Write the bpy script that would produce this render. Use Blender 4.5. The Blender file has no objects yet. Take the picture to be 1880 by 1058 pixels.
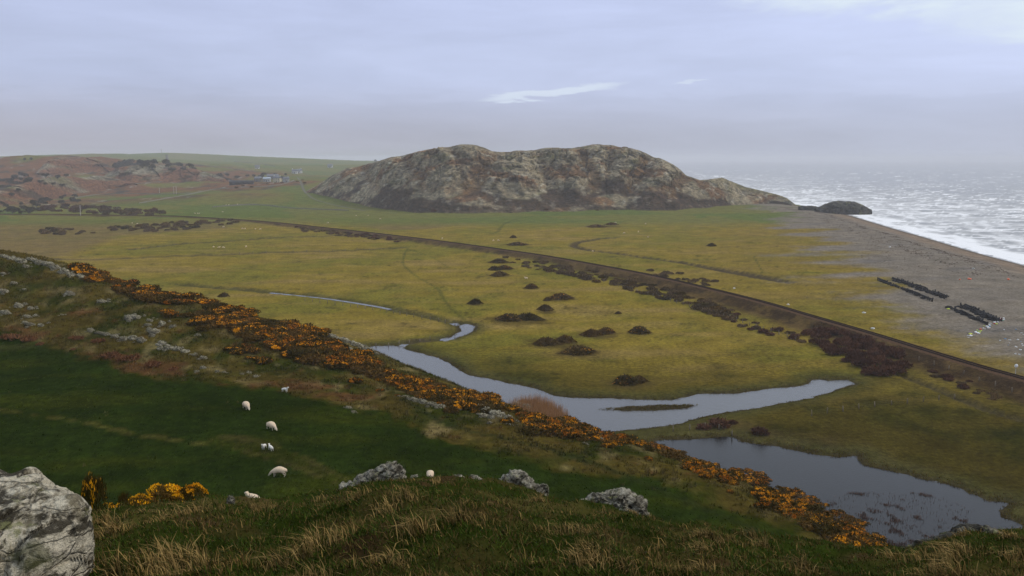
import bpy, math, random
import numpy as np
from mathutils import Vector

SC = bpy.context.scene
COL = SC.collection
rng = np.random.default_rng(7)
random.seed(7)
R = math.radians
HAZE_D = 0.00015

# ------------------------------------------------------------------ camera
FPX, W0, H0 = 1628.0, 1880.0, 1058.0          # focal length in photo pixels
CAMZ = 50.0
TH = math.atan(237.0 / FPX)                    # downward pitch
cam_d = bpy.data.cameras.new('camera')
cam_d.sensor_width = 36.0
cam_d.lens = 36.0 * FPX / W0
cam_d.clip_start, cam_d.clip_end = 0.2, 60000.0
cam = bpy.data.objects.new('camera', cam_d)
COL.objects.link(cam)
cam.location = (0, 0, CAMZ)
cam.rotation_euler = (math.pi / 2 - TH, 0, 0)
SC.camera = cam

# ------------------------------------------------------------------ world
SUN_EL, SUN_AZ = R(42), R(75)                  # azimuth clockwise from +Y (view direction)
world = bpy.data.worlds.new('World')
SC.world = world
world.use_nodes = True
wn, wl = world.node_tree.nodes, world.node_tree.links
wn.clear()


class NG:
    """tiny helper for node graphs"""
    def __init__(self, nodes, links):
        self.n, self.l = nodes, links

    def put(self, sock, v):
        if hasattr(v, 'is_linked') or hasattr(v, 'links'):
            self.l.new(v, sock)
        elif v is not None:
            sock.default_value = v

    def math(self, op, a, b=None, c=None, clamp=False):
        m = self.n.new('ShaderNodeMath'); m.operation = op; m.use_clamp = clamp
        self.put(m.inputs[0], a); self.put(m.inputs[1], b)
        if c is not None: self.put(m.inputs[2], c)
        return m.outputs[0]

    def mapr(self, v, a, b, c=0.0, d=1.0, smooth=False):
        m = self.n.new('ShaderNodeMapRange')
        if smooth: m.interpolation_type = 'SMOOTHSTEP'
        self.put(m.inputs[0], v)
        for i, q in enumerate((a, b, c, d)): self.put(m.inputs[1 + i], q)
        return m.outputs[0]

    def noise(self, vec, scale, detail=4.0, rough=0.55, dist=0.0):
        m = self.n.new('ShaderNodeTexNoise')
        if vec is not None: self.l.new(vec, m.inputs['Vector'])
        m.inputs['Scale'].default_value = scale
        m.inputs['Detail'].default_value = detail
        m.inputs['Roughness'].default_value = rough
        m.inputs['Distortion'].default_value = dist
        return m.outputs[0]

    def mix(self, fac, a, b, blend='MIX'):
        m = self.n.new('ShaderNodeMix'); m.data_type = 'RGBA'; m.blend_type = blend
        self.put(m.inputs[0], fac)
        for s, q in ((m.inputs[6], a), (m.inputs[7], b)):
            if isinstance(q, tuple): q = (*q[:3], 1.0)
            self.put(s, q)
        return m.outputs[2]

    def mapping(self, vec, scale, rot=(0, 0, 0)):
        m = self.n.new('ShaderNodeMapping'); m.inputs['Scale'].default_value = scale
        m.inputs['Rotation'].default_value = rot
        self.l.new(vec, m.inputs['Vector'])
        return m.outputs[0]


g = NG(wn, wl)
tc = wn.new('ShaderNodeTexCoord')
sep = wn.new('ShaderNodeSeparateXYZ'); wl.new(tc.outputs['Generated'], sep.inputs[0])
sky = wn.new('ShaderNodeTexSky'); sky.sky_type = 'NISHITA'; sky.sun_disc = False
sky.sun_elevation = SUN_EL; sky.sun_rotation = SUN_AZ
sky.air_density = 1.0; sky.dust_density = 2.0
az = g.math('ARCTAN2', sep.outputs[0], sep.outputs[1])            # radians, right positive
el = g.math('ARCSINE', sep.outputs[2])
# layered overcast: grey-lilac bank near the horizon, bluer and brighter above
lowc, midc, topc = (4.7, 5.0, 6.35), (5.6, 6.3, 8.65), (5.5, 6.2, 8.75)
m1 = g.mapr(el, 0.012, 0.095, smooth=True)
m2 = g.mapr(el, 0.09, 0.19, smooth=True)
lowcol = g.mix(g.mapr(az, -0.5, 0.4), (4.75, 4.75, 5.6), (4.45, 4.85, 6.15))
cloud = g.mix(m1, lowcol, midc)
cloud = g.mix(m2, cloud, topc)
comb = wn.new('ShaderNodeCombineXYZ')
wl.new(az, comb.inputs[0]); wl.new(el, comb.inputs[1])
st1 = g.mapping(comb.outputs[0], (2.2, 11.0, 1.0), (0, 0, R(-4)))
n1 = g.noise(st1, 1.6, 6, 0.55, 0.4)
st2 = g.mapping(comb.outputs[0], (5.0, 36.0, 1.0), (0, 0, R(3)))
n2 = g.noise(st2, 1.7, 6, 0.6, 0.3)
br = g.math('ADD', g.mapr(n1, 0.3, 0.7, -0.085, 0.085), g.mapr(n2, 0.3, 0.7, -0.025, 0.025))
# brighter sea-side to the right, duller inland
br = g.math('ADD', br, g.mapr(az, -0.6, 0.6, -0.10, 0.12))
# thicker bank of cloud, ragged top, low over the land
bank = g.math('ADD', el, g.mapr(n2, 0.3, 0.7, -0.012, 0.012))
bank = g.mapr(bank, 0.062, 0.071, 1.0, 0.0, smooth=True)
br = g.math('SUBTRACT', br, g.math('MULTIPLY', bank, 0.035))
br = g.math('ADD', br, 1.0)
vm = wn.new('ShaderNodeVectorMath'); vm.operation = 'SCALE'
wl.new(cloud, vm.inputs[0]); wl.new(br, vm.inputs['Scale'])
cloud = vm.outputs[0]


def streak(a0, e0, wa, we, slope):
    da = g.math('SUBTRACT', az, a0)
    de = g.math('SUBTRACT', g.math('SUBTRACT', el, e0), g.math('MULTIPLY', da, slope))
    de = g.math('ADD', de, g.mapr(n2, 0.3, 0.7, -0.007, 0.007))
    q = g.math('ADD', g.math('POWER', g.math('ABSOLUTE', g.math('DIVIDE', da, wa)), 2.0),
               g.math('POWER', g.math('ABSOLUTE', g.math('DIVIDE', de, we)), 2.0))
    return g.mapr(q, 0.4, 1.5, 1.0, 0.0, smooth=True)


gap = streak(0.044, 0.0725, 0.075, 0.0055, 0.09)
gap2 = streak(0.195, 0.0825, 0.018, 0.0016, 0.08)
# broken bright cloud high over the sea (and on upward, beyond the frame)
st3 = g.mapping(comb.outputs[0], (3.0, 12.0, 1.0), (0, 0, R(-8)))
n3 = g.noise(st3, 1.3, 6, 0.6, 0.6)
hi = g.math('ADD', el, g.math('ADD', g.mapr(az, 0.1, 0.5, -0.055, 0.035), g.mapr(n3, 0.3, 0.7, -0.03, 0.03)))
hi = g.mapr(hi, 0.140, 0.172, smooth=True)
n4 = g.noise(st3, 2.6, 5, 0.6, 0.6)
hi = g.math('MULTIPLY', hi, g.mapr(n4, 0.35, 0.6, 0.35, 0.95))
cloud = g.mix(g.math('MULTIPLY', gap, 0.75), cloud, (7.4, 8.3, 9.6))
cloud = g.mix(g.math('MULTIPLY', gap2, 0.5), cloud, (7.4, 8.3, 9.6))
cloud = g.mix(hi, cloud, (7.6, 8.6, 9.6))
skymix = g.mix(0.94, sky.outputs[0], cloud)
bg = wn.new('ShaderNodeBackground'); bg.inputs['Strength'].default_value = 0.10
wo = wn.new('ShaderNodeOutputWorld')
wl.new(skymix, bg.inputs['Color']); wl.new(bg.outputs[0], wo.inputs['Surface'])

# ------------------------------------------------------------------ sun (overcast: soft)
sun_d = bpy.data.lights.new('sun', 'SUN')
sun_d.energy = 1.5; sun_d.angle = R(10); sun_d.color = (1.0, 0.88, 0.70)
sun = bpy.data.objects.new('sun', sun_d); COL.objects.link(sun)
sdir = Vector((math.sin(SUN_AZ) * math.cos(SUN_EL), math.cos(SUN_AZ) * math.cos(SUN_EL), math.sin(SUN_EL)))
sun.rotation_euler = sdir.to_track_quat('Z', 'Y').to_euler()
sun.location = (200, 50, 200)

vs = SC.view_settings
vs.view_transform = 'Standard'; vs.look = 'None'; vs.exposure = 0.0; vs.gamma = 1.0
vs.use_curve_mapping = False
SC.render.engine = 'CYCLES'
SC.cycles.use_denoising = True
SC.cycles.max_bounces = 5
SC.cycles.diffuse_bounces = 2
SC.cycles.glossy_bounces = 2
SC.cycles.volume_bounces = 1
SC.cycles.transparent_max_bounces = 8

# ------------------------------------------------------------------ projection helpers (photo pixel -> place on the land)
ct, st = math.cos(TH), math.sin(TH)


def ray(u, v):
    x = (np.asarray(u, float) - W0 / 2) / FPX
    y = (H0 / 2 - np.asarray(v, float)) / FPX
    return x, ct + y * st, -st + y * ct


def on_plane(u, v, z=0.0):
    dx, dy, dz = ray(u, v)
    t = (z - CAMZ) / dz
    return dx * t, dy * t


def at_y(u, v, Y):
    dx, dy, dz = ray(u, v)
    t = Y / dy
    return dx * t, Y + 0 * dx, CAMZ + dz * t


# ------------------------------------------------------------------ numpy noise
_perm = np.random.default_rng(3).permutation(256)
_perm = np.concatenate([_perm, _perm])
_ang = np.random.default_rng(4).uniform(0, 2 * np.pi, 256)
_gx, _gy = np.cos(_ang), np.sin(_ang)


def pn(x, y, seed=0):
    x = np.asarray(x, float) + seed * 17.31; y = np.asarray(y, float) + seed * 9.77
    xi = np.floor(x).astype(np.int64); yi = np.floor(y).astype(np.int64)
    xf = x - xi; yf = y - yi
    xi &= 255; yi &= 255
    u = xf * xf * xf * (xf * (xf * 6 - 15) + 10); v = yf * yf * yf * (yf * (yf * 6 - 15) + 10)
    a = _perm[xi] + yi; b = _perm[xi + 1] + yi
    def gd(h, px, py):
        i = _perm[h]; return _gx[i] * px + _gy[i] * py
    n00 = gd(a, xf, yf); n10 = gd(b, xf - 1, yf)
    n01 = gd(a + 1, xf, yf - 1); n11 = gd(b + 1, xf - 1, yf - 1)
    return ((n00 * (1 - u) + n10 * u) * (1 - v) + (n01 * (1 - u) + n11 * u) * v) * 1.5


def fbm(x, y, octv=4, seed=0, gain=0.5, lac=2.03):
    s = 0.0; a = 1.0; t = 0.0
    for i in range(octv):
        s = s + a * pn(x, y, seed + i * 3); t += a
        a *= gain; x = np.asarray(x) * lac; y = np.asarray(y) * lac
    return s / t


def ridged(x, y, octv=4, seed=0):
    s = 0.0; a = 1.0; t = 0.0
    for i in range(octv):
        s = s + a * (1 - 2 * np.abs(pn(x, y, seed + i * 3))); t += a
        a *= 0.55; x = np.asarray(x) * 2.1; y = np.asarray(y) * 2.1
    return s / t


def worley(x, y, seed=0):
    x = np.asarray(x, float); y = np.asarray(y, float)
    xi = np.floor(x).astype(np.int64); yi = np.floor(y).astype(np.int64)
    f1 = np.full(x.shape, 9.0); f2 = np.full(x.shape, 9.0); cid = np.zeros(x.shape)
    for dx in (-1, 0, 1):
        for dy in (-1, 0, 1):
            cx, cy = xi + dx, yi + dy
            h = np.sin(cx * 127.1 + cy * 311.7 + seed * 13.7) * 43758.5453; jx = h - np.floor(h)
            h = np.sin(cx * 269.5 + cy * 183.3 + seed * 7.1) * 43758.5453; jy = h - np.floor(h)
            d = np.hypot(cx + jx - x, cy + jy - y)
            h = np.sin(cx * 419.2 + cy * 371.9 + seed) * 43758.5453; rnd = h - np.floor(h)
            n_ = d < f1
            f2 = np.where(n_, f1, np.minimum(f2, d)); cid = np.where(n_, rnd, cid); f1 = np.where(n_, d, f1)
    return f1, f2 - f1, cid


def sstep(a, b, x):
    t = np.clip((x - a) / (b - a), 0, 1)
    return t * t * (3 - 2 * t)


def smax(a, b, k):
    return 0.5 * (a + b + np.sqrt((a - b) ** 2 + k * k))


def inside(P, x, y):
    P = np.asarray(P, float); c = np.zeros(np.shape(x), bool)
    n = len(P); j = n - 1
    for i in range(n):
        xi, yi, xj, yj = P[i, 0], P[i, 1], P[j, 0], P[j, 1]
        if yi != yj:
            c ^= ((yi > y) != (yj > y)) & (x < (xj - xi) * (y - yi) / (yj - yi) + xi)
        j = i
    return c


def dist_line(P, x, y, closed=False):
    P = np.asarray(P, float); d = np.full(np.shape(x), 1e18)
    n = len(P)
    for i in range(n if closed else n - 1):
        ax, ay = P[i]; bx, by = P[(i + 1) % n]
        ex, ey = bx - ax, by - ay
        L = ex * ex + ey * ey + 1e-12
        t = np.clip(((x - ax) * ex + (y - ay) * ey) / L, 0, 1)
        d = np.minimum(d, (x - ax - t * ex) ** 2 + (y - ay - t * ey) ** 2)
    return np.sqrt(d)


def sd_poly(P, x, y, pad=12.0):
    """signed distance (negative inside), only exact within pad of the polygon"""
    P = np.asarray(P, float); x = np.asarray(x, float); y = np.asarray(y, float)
    out = np.full(x.shape, 1e3)
    lo, hi_ = P.min(0) - pad, P.max(0) + pad
    m = (x > lo[0]) & (x < hi_[0]) & (y > lo[1]) & (y < hi_[1])
    if m.any():
        xx, yy = x[m], y[m]
        d = dist_line(P, xx, yy, True)
        out[m] = np.where(inside(P, xx, yy), -d, d)
    return out


def d_line(P, x, y, pad=15.0):
    P = np.asarray(P, float); x = np.asarray(x, float); y = np.asarray(y, float)
    out = np.full(x.shape, 1e3)
    lo, hi_ = P.min(0) - pad, P.max(0) + pad
    m = (x > lo[0]) & (x < hi_[0]) & (y > lo[1]) & (y < hi_[1])
    if m.any(): out[m] = dist_line(P, x[m], y[m])
    return out


def smooth_line(P, n=8):
    P = np.asarray(P, float); out = []
    for i in range(len(P) - 1):
        p0 = P[max(i - 1, 0)]; p1 = P[i]; p2 = P[i + 1]; p3 = P[min(i + 2, len(P) - 1)]
        for k in range(n):
            t = k / n
            out.append(0.5 * (2 * p1 + (p2 - p0) * t + (2 * p0 - 5 * p1 + 4 * p2 - p3) * t * t
                              + (3 * p1 - p0 - 3 * p2 + p3) * t ** 3))
    out.append(P[-1])
    return np.array(out)


def plane_poly(pts, z=0.0):
    a = np.array(pts, float)
    x, y = on_plane(a[:, 0], a[:, 1], z)
    return np.stack([x, y], 1)


class RBF:
    def __init__(self, pts, c):
        P = np.array(pts, float); self.P = P[:, :2]; self.c = c
        n = len(P); mean = P[:, 2].mean(); self.m = mean
        D = np.sqrt(((self.P[:, None] - self.P[None]) ** 2).sum(-1) + c * c)
        A = D - 0.0
        A[np.diag_indices(n)] += -0.6
        self.w = np.linalg.lstsq(A, P[:, 2] - mean, rcond=None)[0]

    def __call__(self, x, y):
        x = np.asarray(x, float); y = np.asarray(y, float)
        s = np.full(x.shape, self.m)
        for (px, py), w in zip(self.P, self.w):
            s += w * np.sqrt((x - px) ** 2 + (y - py) ** 2 + self.c * self.c)
        return s


# ------------------------------------------------------------------ the lie of the land
# near hill: control points given as photo pixel + height relative to the eye
def hillpt(u, v, zr):
    dx, dy, dz = ray(u, v)
    t = zr / dz
    return (float(dx * t), float(dy * t), zr)


CREST = [(-300, 440, -14), (-120, 450, -15.5), (0, 464, -17), (140, 490, -18.2), (300, 538, -21), (400, 560, -22.6), (500, 592, -24), (600, 620, -25.4),
         (690, 655, -26.5), (820, 705, -27.4), (950, 756, -28), (1060, 788, -28.6), (1150, 815, -29), (1250, 850, -28.7),
         (1330, 876, -28.3), (1400, 905, -28), (1520, 962, -27.8), (1620, 1012, -28), (1700, 1065, -28.5), (1800, 1130, -29)]
SLOPE = [(-250, 560, -20), (-200, 650, -24), (0, 520, -19.8), (0, 580, -22.4), (0, 640, -24.5), (100, 600, -22.9), (100, 660, -24.8),
         (200, 560, -21.6), (200, 625, -23.8), (200, 672, -24.9), (320, 610, -23.3), (320, 692, -25.0), (420, 640, -24.3), (500, 640, -24.6),
         (500, 705, -25.0), (600, 690, -25.6), (700, 700, -26.3), (700, 760, -25.6), (820, 770, -26.3), (900, 825, -26.1), (1000, 815, -27.1),
         (1100, 865, -26.6), (1250, 905, -26.8), (1400, 955, -26.8), (1500, 1000, -27), (100, 760, -25.1), (300, 760, -25.1), (513, 872, -26.0),
         (498, 786, -25.3), (452, 748, -24.9), (100, 860, -25.8), (300, 900, -26.2), (800, 872, -25.9), (1100, 920, -26.4), (1300, 975, -27), (-150, 800, -25.3)]
hp = [hillpt(*p) for p in CREST + SLOPE]
for i, p in enumerate(CREST):
    x, y, z = hillpt(*p)
    f = i / (len(CREST) - 1)
    L = 46 * (1 - f) + 27 * f
    nx, ny = 0.62 * (1 - f) + 0.42 * f, 0.78 * (1 - f) + 0.9 * f
    q = math.hypot(nx, ny); nx /= q; ny /= q
    hp.append((x + nx * L * 0.25, y + ny * L * 0.25, z - (50 + z) * 0.18))
    hp.append((x + nx * L, y + ny * L, -50.8))
    hp.append((x + nx * L * 1.9, y + ny * L * 1.9, -57))
for x, y, z in ((-90, 45, -22), (-50, 42, -24), (-15, 42, -25.5), (10, 42, -27), (30, 40, -29), (-130, 60, -20), (-60, 0, -20), (40, 0, -30), (-190, 110, -15), (-200, 40, -14)):
    hp.append((x, y, z))
hill_rbf = RBF(hp, 9.0)

EDGE = np.array([(-250, 930), (0, 940), (170, 938), (272, 931), (391, 923), (470, 922), (560, 914), (625, 903), (700, 888), (760, 881), (830, 880),
                 (900, 888), (1012, 917), (1063, 926), (1193, 955), (1240, 966), (1300, 968), (1386, 987), (1512, 1001),
                 (1648, 1011), (1690, 1000), (1740, 988), (1800, 981), (1850, 986), (1900, 989), (2150, 1010)], float)
_e = ray(EDGE[:, 0], EDGE[:, 1])
EDGE_AZ, EDGE_R = _e[0] / _e[1], -_e[2] / _e[1]
EYE = 1.6


def h_fg(x, y):
    Y = np.maximum(y, 0.5)
    a_ = np.clip(x / np.maximum(Y, 3.0), -0.8, 0.8)
    r = np.interp(a_, EDGE_AZ, EDGE_R)
    ye = np.interp(a_, [-0.6, -0.2, 0.0, 0.15, 0.3, 0.42, 0.6], [15, 15.5, 16.5, 16, 14.5, 14, 15])
    b = EYE / ye ** 2; a = r - 2 * EYE / ye
    z = -EYE - a * y - b * np.where(y > 0, y * y, 0)
    k = sstep(2, 6, y) * (1 - sstep(19, 30, y))
    z = z + k * (0.24 * fbm(x * 0.55, y * 0.55, 3, 21) + 0.12 * fbm(x * 1.7, y * 1.7, 2, 22) - 0.03)
    return z


# far ground to the left: control points as pixel + distance
FAR = [(0, 400, 720), (150, 400, 720), (300, 398, 720), (420, 398, 720), (500, 394, 745), (650, 388, 800), (300, 370, 850), (400, 372, 840), (500, 360, 880),
       (430, 341, 1000), (520, 334, 1000), (560, 346, 950), (600, 322, 1330), (620, 309, 1480), (680, 303, 1560), (200, 332, 1050), (150, 375, 860), (100, 352, 960),
       (0, 372, 900), (60, 318, 1060), (310, 302, 1350), (310, 281.5, 2000), (240, 284, 1800), (400, 284.5, 2050), (480, 292, 1950), (560, 304, 1700), (110, 291, 1150),
       (150, 292, 1170), (165, 305, 1150), (190, 318, 1110), (250, 300, 1200), (0, 293, 3800), (60, 292, 3800), (-300, 290, 3800), (-200, 330, 1200), (-300, 380, 850)]
fp = []
def far_y(Y):
    return Y if Y < 700 else 700 + (Y - 700) * 2.2


for u, v, Y in FAR:
    Y = far_y(Y)
    x, _, z = at_y(u, v, Y); fp.append((float(x), Y, float(z)))
for x in (-600, -400, -250, -100, 0, 120, 250, 400):
    fp.append((x, 540, -0.3)); fp.append((x, 610, 0.0))
for x, y, z in ((-420, 2700, 40), (-900, 2300, 20), (-90, 2400, 25), (-1100, 2700, 35), (100, 1050, 8), (150, 900, 0), (180, 1200, -6), (60, 1400, 12), (0, 820, 1.5),
                (50, 760, 0), (150, 760, 0), (200, 2000, -20), (300, 900, -3), (300, 1300, -20), (-1200, 1500, 30), (-900, 900, 20), (-2200, 2600, 45), (0, 3000, 0), (-700, 1900, 22)):
    y2 = far_y(y); fp.append((x * y2 / y, y2, z))
far_rbf = RBF(fp, 70.0)

# shore
SEA_Z = -2.0
SHORE_PX = [(2500, 690), (2200, 590), (2000, 525), (1880, 488), (1820, 472), (1760, 455), (1700, 437), (1650, 423), (1600, 408), (1560, 396), (1528, 388), (1495, 382), (1462, 376)]
SHORE = plane_poly(SHORE_PX, SEA_Z)
_p = SHORE[-1]
SHORE = np.vstack([smooth_line(SHORE, 4), [[_p[0] - 18, _p[1] + 70], [_p[0] - 75, _p[1] + 190], [_p[0] - 190, _p[1] + 420], [_p[0] - 250, 2400], [-300, 5200], [-300, 26000]]])
SEA_POLY = np.vstack([SHORE, [[26000, 26000], [26000, 0], [SHORE[0, 0] + 50, SHORE[0, 1] - 60]]])


def sd_sea(x, y):
    """distance to the waterline, positive on land"""
    d = dist_line(SHORE, x, y)
    return np.where(inside(SEA_POLY, x, y), -d, d)


WAT = -0.45
RIVER = plane_poly([(640, 640), (685, 636), (722, 635), (733, 637), (756, 644), (790, 653), (817, 661), (838, 675), (858, 687), (885, 694), (926, 702),
                    (977, 711), (1001, 722), (1028, 728), (1097, 731), (1199, 734), (1240, 734), (1262, 728), (1284, 724), (1352, 722), (1410, 714), (1478, 709),
                    (1489, 703), (1488, 697), (1505, 696), (1522, 699), (1556, 698), (1570, 705), (1529, 719), (1478, 733), (1410, 745), (1308, 763), (1267, 772), (1240, 780),
                    (1190, 787), (1130, 793), (1050, 815), (900, 800), (760, 745), (660, 685), (625, 655)], WAT)
ISLE = plane_poly([(1103, 752), (1135, 748.5), (1165, 746.5), (1210, 744.5), (1260, 743), (1276, 743.5), (1262, 749.5), (1230, 752), (1199, 754), (1150, 754.5)], WAT)
POND = plane_poly([(1200, 808), (1240, 806), (1301, 804), (1352, 803), (1363, 812), (1427, 819), (1478, 831), (1529, 839), (1570, 836), (1580, 841), (1584, 853), (1642, 866),
                   (1683, 877), (1744, 889), (1774, 902), (1812, 919), (1856, 923), (1836, 936), (1846, 950), (1873, 960), (1877, 977), (1850, 1010), (1800, 1045), (1640, 1055),
                   (1480, 965), (1400, 910), (1330, 870), (1250, 835), (1200, 815)], WAT)
POOL = plane_poly([(822, 621), (834, 616), (845, 608), (842, 597), (856, 595), (868, 597), (874, 602), (868, 609), (858, 613), (842, 619), (828, 623)], WAT)
STREAM = smooth_line(plane_poly([(330, 524), (370, 527), (440, 533), (515, 540), (600, 549), (690, 563), (730, 572), (790, 584), (838, 596)], WAT))
DITCH = [smooth_line(plane_poly(p)) for p in (
    [(740, 631), (765, 626), (795, 623), (825, 620)],
    [(1053, 452), (1060, 446), (1085, 441), (1105, 438), (1130, 436)],
    [(1053, 452), (1080, 459), (1130, 465), (1200, 475), (1280, 487), (1360, 501), (1440, 518)],
    [(60, 473), (150, 477), (300, 471), (420, 467), (500, 463), (600, 461), (740, 455)],
    [(240, 458), (330, 448), (420, 443), (520, 436), (640, 432)],
    [(1240, 480), (1340, 500), (1400, 512), (1450, 519)],
)]
STREAM2 = smooth_line(plane_poly([(1655, 690), (1720, 715), (1790, 745), (1860, 768), (1920, 780)]))

RAIL_PX = [(2100, 760), (1990, 728), (1880, 695), (1800, 673), (1700, 643), (1600, 612), (1500, 583), (1400, 554), (1300, 529), (1200, 506), (1100, 487), (1000, 469.5), (900, 455),
           (800, 441.5), (700, 429.5), (600, 418.5), (530, 411), (460, 405), (380, 401), (280, 397), (150, 394), (0, 393)]
RZ = 1.6
RAIL = smooth_line(plane_poly(RAIL_PX, RZ + 0.25), 6)


def plain(x, y):
    z = 0.35 * fbm(x / 38, y / 38, 3, 31) * sstep(90, 200, y) + 0.12 * fbm(x / 7, y / 7, 2, 32)
    z = z - 1.5 * np.exp(-(((x - 22) / 14) ** 2 + ((y - 283) / 14) ** 2))          # hollow in the meadow
    z = z - 0.8 * np.exp(-(((x - 42) / 30) ** 2 + ((y - 262) / 5) ** 2))
    s = sd_sea(x, y)
    # shingle ridge and foreshore
    b = np.interp(s, [-400, -40, -8, 0, 14, 30, 55, 90, 150], [-7, -5, -2.7, SEA_Z, -0.7, 1.0, 1.2, 0.55, 0.0])
    z = z * sstep(30, 90, s) + b
    return z, s


def base_h(x, y, full=False):
    x = np.asarray(x, float); y = np.asarray(y, float)
    z, s = plain(x, y)
    far = far_rbf(x, y)
    wf = sstep(570, 680, y) * sstep(-5, 60, s)
    far = far + (1.6 * fbm(x / 55, y / 55, 3, 41)) * sstep(640, 900, y)
    far = far + (np.abs(9.0 * fbm(x / 130, y / 260, 4, 42)) + 4 * fbm(x / 45, y / 90, 3, 43)) * sstep(1000, 1500, y) * (1 - sstep(2200, 3200, y)) * sstep(-330, -480, x * 1500 / np.maximum(y, 1000))
    z = z + np.maximum(far, -2) * wf
    # railway bank
    dr = d_line(RAIL, x, y, 30)
    bank = np.interp(dr, [0, 2.6, 7.5, 30], [RZ, RZ, 0.0, -3.0])
    near = dr < 25
    z = np.where(near, np.maximum(z, np.where(bank > 0, bank + 0 * z, -9)), z)
    if full:
        for P, lvl, wdt in ((RIVER, WAT, 2.6), (POND, WAT, 3.2), (POOL, WAT, 2.2)):
            sd = sd_poly(P, x, y)
            sd = sd + 0.9 * fbm(x / 2.6, y / 2.6, 3, 51) + 0.7 * fbm(x / 9, y / 9, 2, 52)
            k = np.clip(sd / wdt, -1.6, 1.0)
            z = np.where(sd < wdt, np.where(k > 0, lvl + (z - lvl) * sstep(0, 1, k) ** 0.7 * 1.0, lvl + 0.5 * k), z)
        si = sd_poly(ISLE, x, y) + 0.2 * fbm(x / 2.0, y / 2.0, 2, 53)
        z = np.where(si < 1.2, np.maximum(z, WAT + 0.28 * np.clip(-si / 1.2, -2, 1)), z)
        ds = d_line(STREAM, x, y)
        z = np.where(ds < 3.0, np.minimum(z, WAT - 0.3 + 0.9 * sstep(0.6, 3.0, ds)), z)
        for D in DITCH:
            dd = d_line(D, x, y)
            z = z - 0.8 * (1 - sstep(0.4, 2.2, dd))
        dd = d_line(STREAM2, x, y)
        z = z - 0.7 * (1 - sstep(0.4, 1.8, dd))
    hill = hill_rbf(x, y) + CAMZ
    rough = sstep(0, 12, hill)
    hill = hill + rough * (0.5 * fbm(x / 11, y / 11, 4, 61)) * (1 - 0.6 * field_mask(x, y)) + 0.12 * fbm(x / 2.5, y / 2.5, 2, 63)
    near_h = (y < 330) & (x < 160)
    z = np.where(near_h, smax(z, hill, 0.8) - 0.16 * sstep(-3, 0, hill - z) * 0, z)
    fg = h_fg(x, y) + CAMZ
    z = np.where(y < 60, smax(z, fg, 0.6), z)
    return z


_FIELD = None


def field_mask(x, y):
    """1 inside the close-grazed green field on the near hill"""
    global _FIELD
    if _FIELD is None: return np.zeros(np.shape(x))
    d = sd_poly(_FIELD, x, y, 40)
    d = d + 3.0 * fbm(np.asarray(x) / 9, np.asarray(y) / 9, 4, 71)
    d = d + 2.2 * fbm(np.asarray(x) / 2.2, np.asarray(y) / 2.2, 3, 72)
    return 1 - sstep(-1.2, 0.8, d)


def on_ground(u, v, ymin=4.0, ymax=2400.0, n=1400):
    dx, dy, dz = ray(u, v)
    Y = np.geomspace(ymin, ymax, n)
    t = Y / dy
    X = dx * t; Z = CAMZ + dz * t
    D = Z - base_h(X, Y)
    k = np.where(D < 0)[0]
    if len(k) == 0 or k[0] == 0: return None
    i = k[0]
    for _ in range(2):
        Y = np.linspace(Y[i - 1], Y[i], 12); t = Y / dy
        D = CAMZ + dz * t - base_h(dx * t, Y)
        k = np.where(D < 0)[0]
        if len(k) == 0: return float(dx * t[-1]), float(Y[-1]), float(CAMZ + dz * t[-1])
        i = max(k[0], 1)
    return float(dx * t[i]), float(Y[i]), float(CAMZ + dz * t[i])


def ground_poly(pts, **kw):
    return np.array([q[:2] for q in (on_ground(u, v, **kw) for u, v in pts) if q is not None])


_f = [(-260, 660), (-100, 645), (0, 636), (80, 645), (170, 672), (240, 690), (330, 706), (420, 712), (500, 722), (560, 735), (640, 752), (700, 762), (780, 788), (860, 815),
      (950, 842), (1040, 860), (1120, 872), (1200, 882), (1260, 900), (1330, 932), (1400, 960), (1470, 992), (1500, 1010)]
_fw = [hillpt(u, v, -25.6 - 1.2 * max(0, min(1, (u - 500) / 900)))[:2] for u, v in _f]
_FIELD = np.array(_fw + [(26, 40), (20, 20), (-100, 20), (-140, 70)])

# ------------------------------------------------------------------ materials
MATS = {}


def new_mat(name):
    m = bpy.data.materials.new(name); m.use_nodes = True
    n, l = m.node_tree.nodes, m.node_tree.links
    b = n['Principled BSDF']
    b.inputs['Specular IOR Level'].default_value = 0.2
    b.inputs['Roughness'].default_value = 0.9
    MATS[name] = m
    return m, NG(n, l), b


def bump(g_, b, h, strength, dist):
    bp = g_.n.new('ShaderNodeBump'); bp.inputs['Strength'].default_value = strength
    bp.inputs['Distance'].default_value = dist
    g_.l.new(h, bp.inputs['Height']); g_.l.new(bp.outputs[0], b.inputs['Normal'])


def attr(g_, name='Col'):
    a = g_.n.new('ShaderNodeAttribute'); a.attribute_name = name
    return a


def vscale(g_, col, s):
    m = g_.n.new('ShaderNodeVectorMath'); m.operation = 'SCALE'
    g_.l.new(col, m.inputs[0]); g_.put(m.inputs['Scale'], s)
    return m.outputs[0]


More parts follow.
